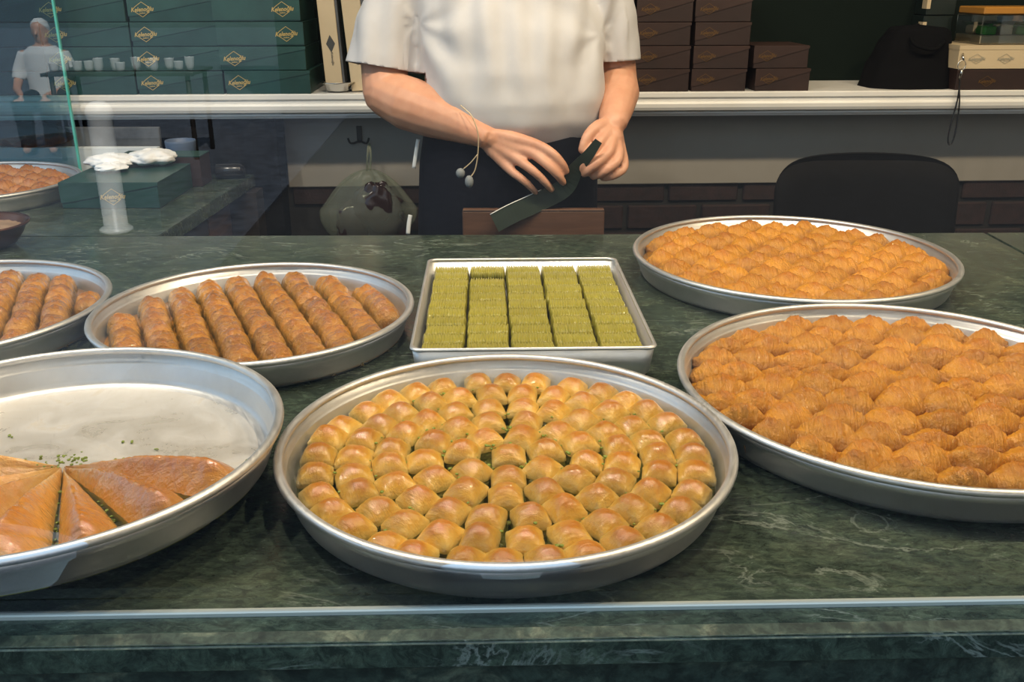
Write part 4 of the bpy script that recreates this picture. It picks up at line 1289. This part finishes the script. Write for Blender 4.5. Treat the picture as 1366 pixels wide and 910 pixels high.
# clothes
def folds(co):
    d = 0.0
    for ax, az, sg in ((-.205, 1.27, 1), (.190, 1.245, -1)):
        dx, dz = (co.x - ax) * sg, co.z - az
        rr = math.hypot(dx, dz)
        if rr < .26 and dx > -.03 and co.y < 2.27:
            th = math.atan2(dz, dx)
            d += .0062 * math.sin(th * 6.5 + 2.2 * sg + 4 * nz(co.x * 5, co.z * 5)) * math.exp(-((rr - .11) / .07) ** 2)
    d += .0035 * math.sin(co.x * 95 + 6 * nz(co.x * 3, co.z * 2, 3)) * max(0.0, min(1.0, (co.z - 1.12) / .1)) * (1 if co.y < 2.25 else 0)
    d += .006 * nz(co.x * 9, co.y * 9, co.z * 7) + .0025 * nz(co.x * 24, co.y * 24, co.z * 20)
    return d
SHT = [loft([(1.000, -.002, 2.240, .180, .128), (1.03, 0.0, 2.232, .196, .142), (1.065, .002, 2.225, .207, .152), (1.11, .001, 2.225, .2125, .156), (1.17, -.001, 2.232, .212, .152), (1.26, -.005, 2.250, .206, .138),
             (1.34, -.016, 2.270, .205, .122), (1.40, -.022, 2.285, .190, .104), (1.44, -.024, 2.291, .130, .084), (1.47, -.024, 2.290, .078, .074), (1.52, -.024, 2.288, .072, .072)], 36),
       tube_geo([(-.165, 2.292, 1.395), (-.240, 2.288, 1.330), (-.278, 2.275, 1.255), (-.298, 2.258, 1.175), (-.312, 2.244, 1.10)], [.078, .078, .080, .081, .082], 24),
       tube_geo([(.125, 2.294, 1.395), (.196, 2.300, 1.335), (.222, 2.306, 1.265), (.238, 2.306, 1.185), (.248, 2.302, 1.11)], [.074, .072, .068, .064, .062], 24)]
cutR = ((-.300, 2.256, 1.172), (-.16, -.13, -.97), (-.300, 2.25, 1.12), .13)
cutL = ((.238, 2.306, 1.183), (.05, -.03, -1), (.265, 2.30, 1.13), .095)
fuse('t_shirt', SHT, 0.006, M['shirt'], man, 14, [cutR, cutL, ((0, 0, 1.49), (0, 0, 1), (-.024, 2.29, 1.52), .12)], 0.0025, folds)
# hem bands on the sleeves
APR = [loft([(.55, -.010, 2.275, .222, .178), (.80, -.010, 2.265, .218, .170), (.95, -.008, 2.25, .212, .158), (1.02, -.004, 2.240, .204, .148), (1.052, .004, 2.236, .199, .141)], 36)]
fuse('apron', APR, 0.008, M['navy'], man, 10, None, 0, lambda c: .004 * nz(c.x * 9, c.y * 9, c.z * 3) + .0025 * math.sin(c.x * 60 + 3 * c.z) * (1.05 - c.z))
TR = []
for sx in (-1, 1):
    TR += [tube_geo([(-.01 + sx * .095, 2.285, .96), (-.01 + sx * .100, 2.285, .50), (-.01 + sx * .105, 2.295, .06)], [(.108, .112), (.085, .085), (.070, .075)], 20)]
fuse('trousers', TR, 0.010, M['navy'], man, 3, None, 0, lambda c: .004 * nz(c.x * 12, c.y * 12, c.z * 9))
for sx in (-1, 1):
    v, f = [], []
    fuse('shoe', [ball((-.01 + sx * .108, 2.235, .045), (.048, .125, .040), 18), ball((-.01 + sx * .108, 2.295, .060), (.042, .060, .058), 16)], 0.008, M['shoe'], man, 3)
tube('apron_tie', smooth_path([(-.2135, 2.185, 1.020), (-.219, 2.178, .990), (-.2245, 2.172, .957)]), [(.0045, .0016)] * 13, M['white_paper'], man, 8, (0, 1, 0))
tube('apron_tie', smooth_path([(-.238, 2.185, .845), (-.242, 2.182, .825), (-.245, 2.18, .80)]), [(.005, .0016)] * 13, M['white_paper'], man, 8, (0, 1, 0))
# hair cap, eyes
hr = loft([(HC.z + .005, HC.x, HC.y + .032, .078, .074), (HC.z + .045, HC.x, HC.y + .018, .081, .092), (HC.z + .07, HC.x, HC.y + .012, .077, .095), (HC.z + .10, HC.x, HC.y + .012, .060, .078), (HC.z + .119, HC.x, HC.y + .012, .030, .045)], 32)
fuse('hair', [hr, ball((HC.x, HC.y + .055, HC.z - .03), (.060, .045, .05), 16)], 0.006, M['hair'], man, 3, None, 0, lambda c: .002 * nz(c.x * 60, c.y * 60, c.z * 60))
for sx in (-1, 1):
    v, f = ball((HC.x + sx * .030, HC.y - .0835, HC.z + .004), (.013, .006, .0065), 14); obj('eye', mesh_of('eye', v, f, M['eye']), man)
    v, f = ball((HC.x + sx * .030, HC.y - .0885, HC.z + .003), (.0052, .0022, .0052), 12); obj('pupil', mesh_of('pupil', v, f, M['hair']), man)
v, f = ball((HC.x, HC.y - .1005, HC.z - .068), (.020, .004, .0055), 14); obj('lips', mesh_of('lips', v, f, M['lip']), man)

# paper strip in the hands
gs = empty('paper_strip', (0, 0, 0), label='dark green paper strip with a highlight painted along its edge held in both hands', cat='paper')
SP = smooth_path([(-0.0425, 2.035, 0.8690), (-0.0053, 2.044, 0.8871), (0.0357, 2.054, 0.9036), (0.0768, 2.064, 0.9209), (0.1125, 2.064, 0.9424), (0.1300, 2.052, 0.9798), (0.1540, 2.036, 1.0121), (0.1757, 2.028, 1.0449)], 5)
vs, fs = [], []
for i, p in enumerate(SP):
    t = (SP[min(i + 1, len(SP) - 1)] - SP[max(i - 1, 0)]).normalized()
    f = i / (len(SP) - 1)
    wd = .021 * (1 - .6 * max(0, (f - .5) / .5))
    nn = Vector((-t.z, 0.10, t.x)).normalized()
    for s_, d in ((-1, -.0008), (1, -.0008), (1, .0008), (-1, .0008)):
        vs.append(p + nn * (wd * s_ - .008) + Vector((0, d, 0)))
for i in range(len(SP) - 1):
    for k in range(4): fs.append((i * 4 + k, i * 4 + (k + 1) % 4, (i + 1) * 4 + (k + 1) % 4, (i + 1) * 4 + k))
fs += [(0, 1, 2, 3), tuple((len(SP) - 1) * 4 + k for k in (3, 2, 1, 0))]
obj('strip_sheet', mesh_of('strip_sheet', vs, fs, M['strip'], False), gs)
edge = [Vector(vs[i * 4 + 1]) + Vector((0, -.0006, .0005)) for i in range(0, 15)]
tube('edge_highlight', edge, .0011, M['white_paper'], gs, 6)  # white tube painting the highlight along the strip's edge
# cord with two grey ends hanging at the wrist
cd = empty('cord', (0, 0, 0), label='thin pale cord with two grey ends dangling from the wrist', cat='cord')
tube('cord_line', smooth_path([(-0.110, 2.082, 1.1075), (-0.0885, 2.055, 1.0923), (-0.0800, 2.050, 1.0777), (-0.0724, 2.050, 1.0495), (-0.0740, 2.056, 1.0075), (-0.0804, 2.060, 0.9742), (-.090, 2.060, .958)]), .0013, M['cream'], cd, 6)
tube('cord_line', smooth_path([(-0.0745, 2.056, 1.0075), (-0.0900, 2.060, 0.9889), (-0.1060, 2.062, 0.9750)]), .0013, M['cream'], cd, 6)
for c_, r_ in (((-0.0937, 2.060, 0.9480), (.0095, .008, .014)), ((-0.1125, 2.063, 0.9660), (.010, .008, .011))):
    v, f = ball(c_, r_, 14); obj('cord_end', mesh_of('cord_end', v, f, plain('grey rubber', (.22, .24, .25), .6)), cd)

# ------------------------------------------------------------------ across the street side, seen only as reflections in the shop window
bo = empty('bollard', (-2.055, -4.105, 0), 0, label='white street bollard on the paving outside the shop window', cat='bollard')
obj('bollard_post', lathe('bollard_post', [(0, 0), (.08, 0), (.08, .03), (.058, .05), (.058, .80), (.064, .82), (.064, .86), (.05, .90), (.03, .92), (0, .925)][::-1], M['white'], 24), bo)
PX, PY = -3.54, -7.10
bo.scale = (1.15, 1.15, .80)
st = empty('person', (PX, PY, 0), 0, label='white haired person in a white shirt seated on a stool outside the shop window', cat='person')
Bq = [loft([(.45, 0, .02, .17, .13), (.60, 0, .0, .16, .12), (.80, 0, .0, .17, .11), (.92, 0, .0, .19, .10), (.98, 0, .0, .12, .08), (1.01, 0, 0, .058, .058), (1.07, 0, .01, .055, .058)])]
Bq.append(loft([(1.01, .03, .03, .03, .04), (1.05, .01, .01, .06, .075), (1.11, 0, 0, .072, .09), (1.17, 0, 0, .074, .095), (1.21, 0, 0, .06, .075), (1.235, 0, 0, .03, .04)], 24))
for sx in (-1, 1):
    Bq += limb([(sx * .19, 0, .90), (sx * .25, .04, .70), (sx * .22, .20, .60), (sx * .14, .32, .57)], [.055, .045, .037, .028])
    Bq += limb([(sx * .14, .33, .57), (sx * .10, .40, .555)], [.03, .02])
    Bq += limb([(sx * .10, .03, .50), (sx * .12, .42, .49), (sx * .12, .40, .10), (sx * .12, .43, .06)], [.085, .065, .045, .04])
    Bq.append(ball((sx * .075, .0, 1.11), (.012, .02, .03), 10))
Bq += limb([(0, .09, 1.14), (0, .108, 1.10)], [.010, .014])
fuse('body', Bq, .010, M['skin'], st, 4)
Sq = [loft([(.46, 0, .02, .19, .15), (.60, 0, .0, .18, .14), (.80, 0, 0, .19, .13), (.92, 0, 0, .205, .115), (.99, 0, 0, .12, .085)])]
for sx in (-1, 1): Sq.append(tube_geo([(sx * .17, 0, .92), (sx * .235, .02, .78), (sx * .25, .06, .68)], [.07, .065, .06], 16))
fuse('shirt', Sq, .010, M['white_paper'], st, 3)
Tq = []
for sx in (-1, 1): Tq += [tube_geo([(sx * .09, -.06, .50), (sx * .11, .10, .50), (sx * .12, .40, .49)], [.10, .095, .08], 16), tube_geo([(sx * .12, .42, .52), (sx * .12, .41, .30), (sx * .12, .40, .08)], [.08, .065, .06], 16)]
fuse('trousers', Tq, .012, M['navy'], st, 3)
fuse('hair', [loft([(1.12, 0, -.035, .080, .068), (1.17, 0, -.012, .083, .092), (1.21, 0, -.008, .070, .082), (1.245, 0, -.008, .034, .045)], 24)], .008, M['white_paper'], st, 3)
st.scale = (.88, .88, .86)
sl = empty('stool', (PX, PY, 0), 0, label='plain wooden stool under the seated person outside', cat='stool')
sl.scale = (.88, .88, .86)
box('seat', -.19, .19, -.16, .18, .38, .42, M['wood'], sl, .006, 2)
for sx in (-1, 1):
    for sy in (-.12, .14): tube('leg', [(sx * .15, sy, .385), (sx * .17, sy * 1.1, 0)], .018, M['wood'], sl, 8)

# cafe table with cups outside, beside the seated person
tbx, tby = -2.90, -6.75
tt = empty('cafe_table', (tbx, tby, 0), 0, label='dark cafe table with cups outside the shop window', cat='table')
box('table_top', -.42, .75, -.32, .32, .66, .685, M['wood_dark'], tt, .004, 1)
for sx in (-.36, .69):
    for sy in (-.26, .26): tube('leg', [(sx, sy, .66), (sx, sy, 0)], .02, M['wood_dark'], tt, 8)
cup_me = lathe('cup', [(0, .003), (.025, .003), (.033, .03), (.036, .075), (.038, .076), (.038, .074), (.035, .028), (.027, 0), (0, 0)], M['white_paper'], 20)
for k in range(13):
    cx_ = tbx + (-.34 + .085 * k + random.uniform(-.015, .015)); cy_ = tby + random.uniform(.05, .26)
    o = obj('cup', cup_me, None, (cx_, cy_, .6855)); o.scale = (1, 1, random.uniform(.8, 1.5))
    tag(o, 'white cup, %s in the row on the cafe table outside' % ordn(k + 1), 'cup', 'cups on the cafe table outside')
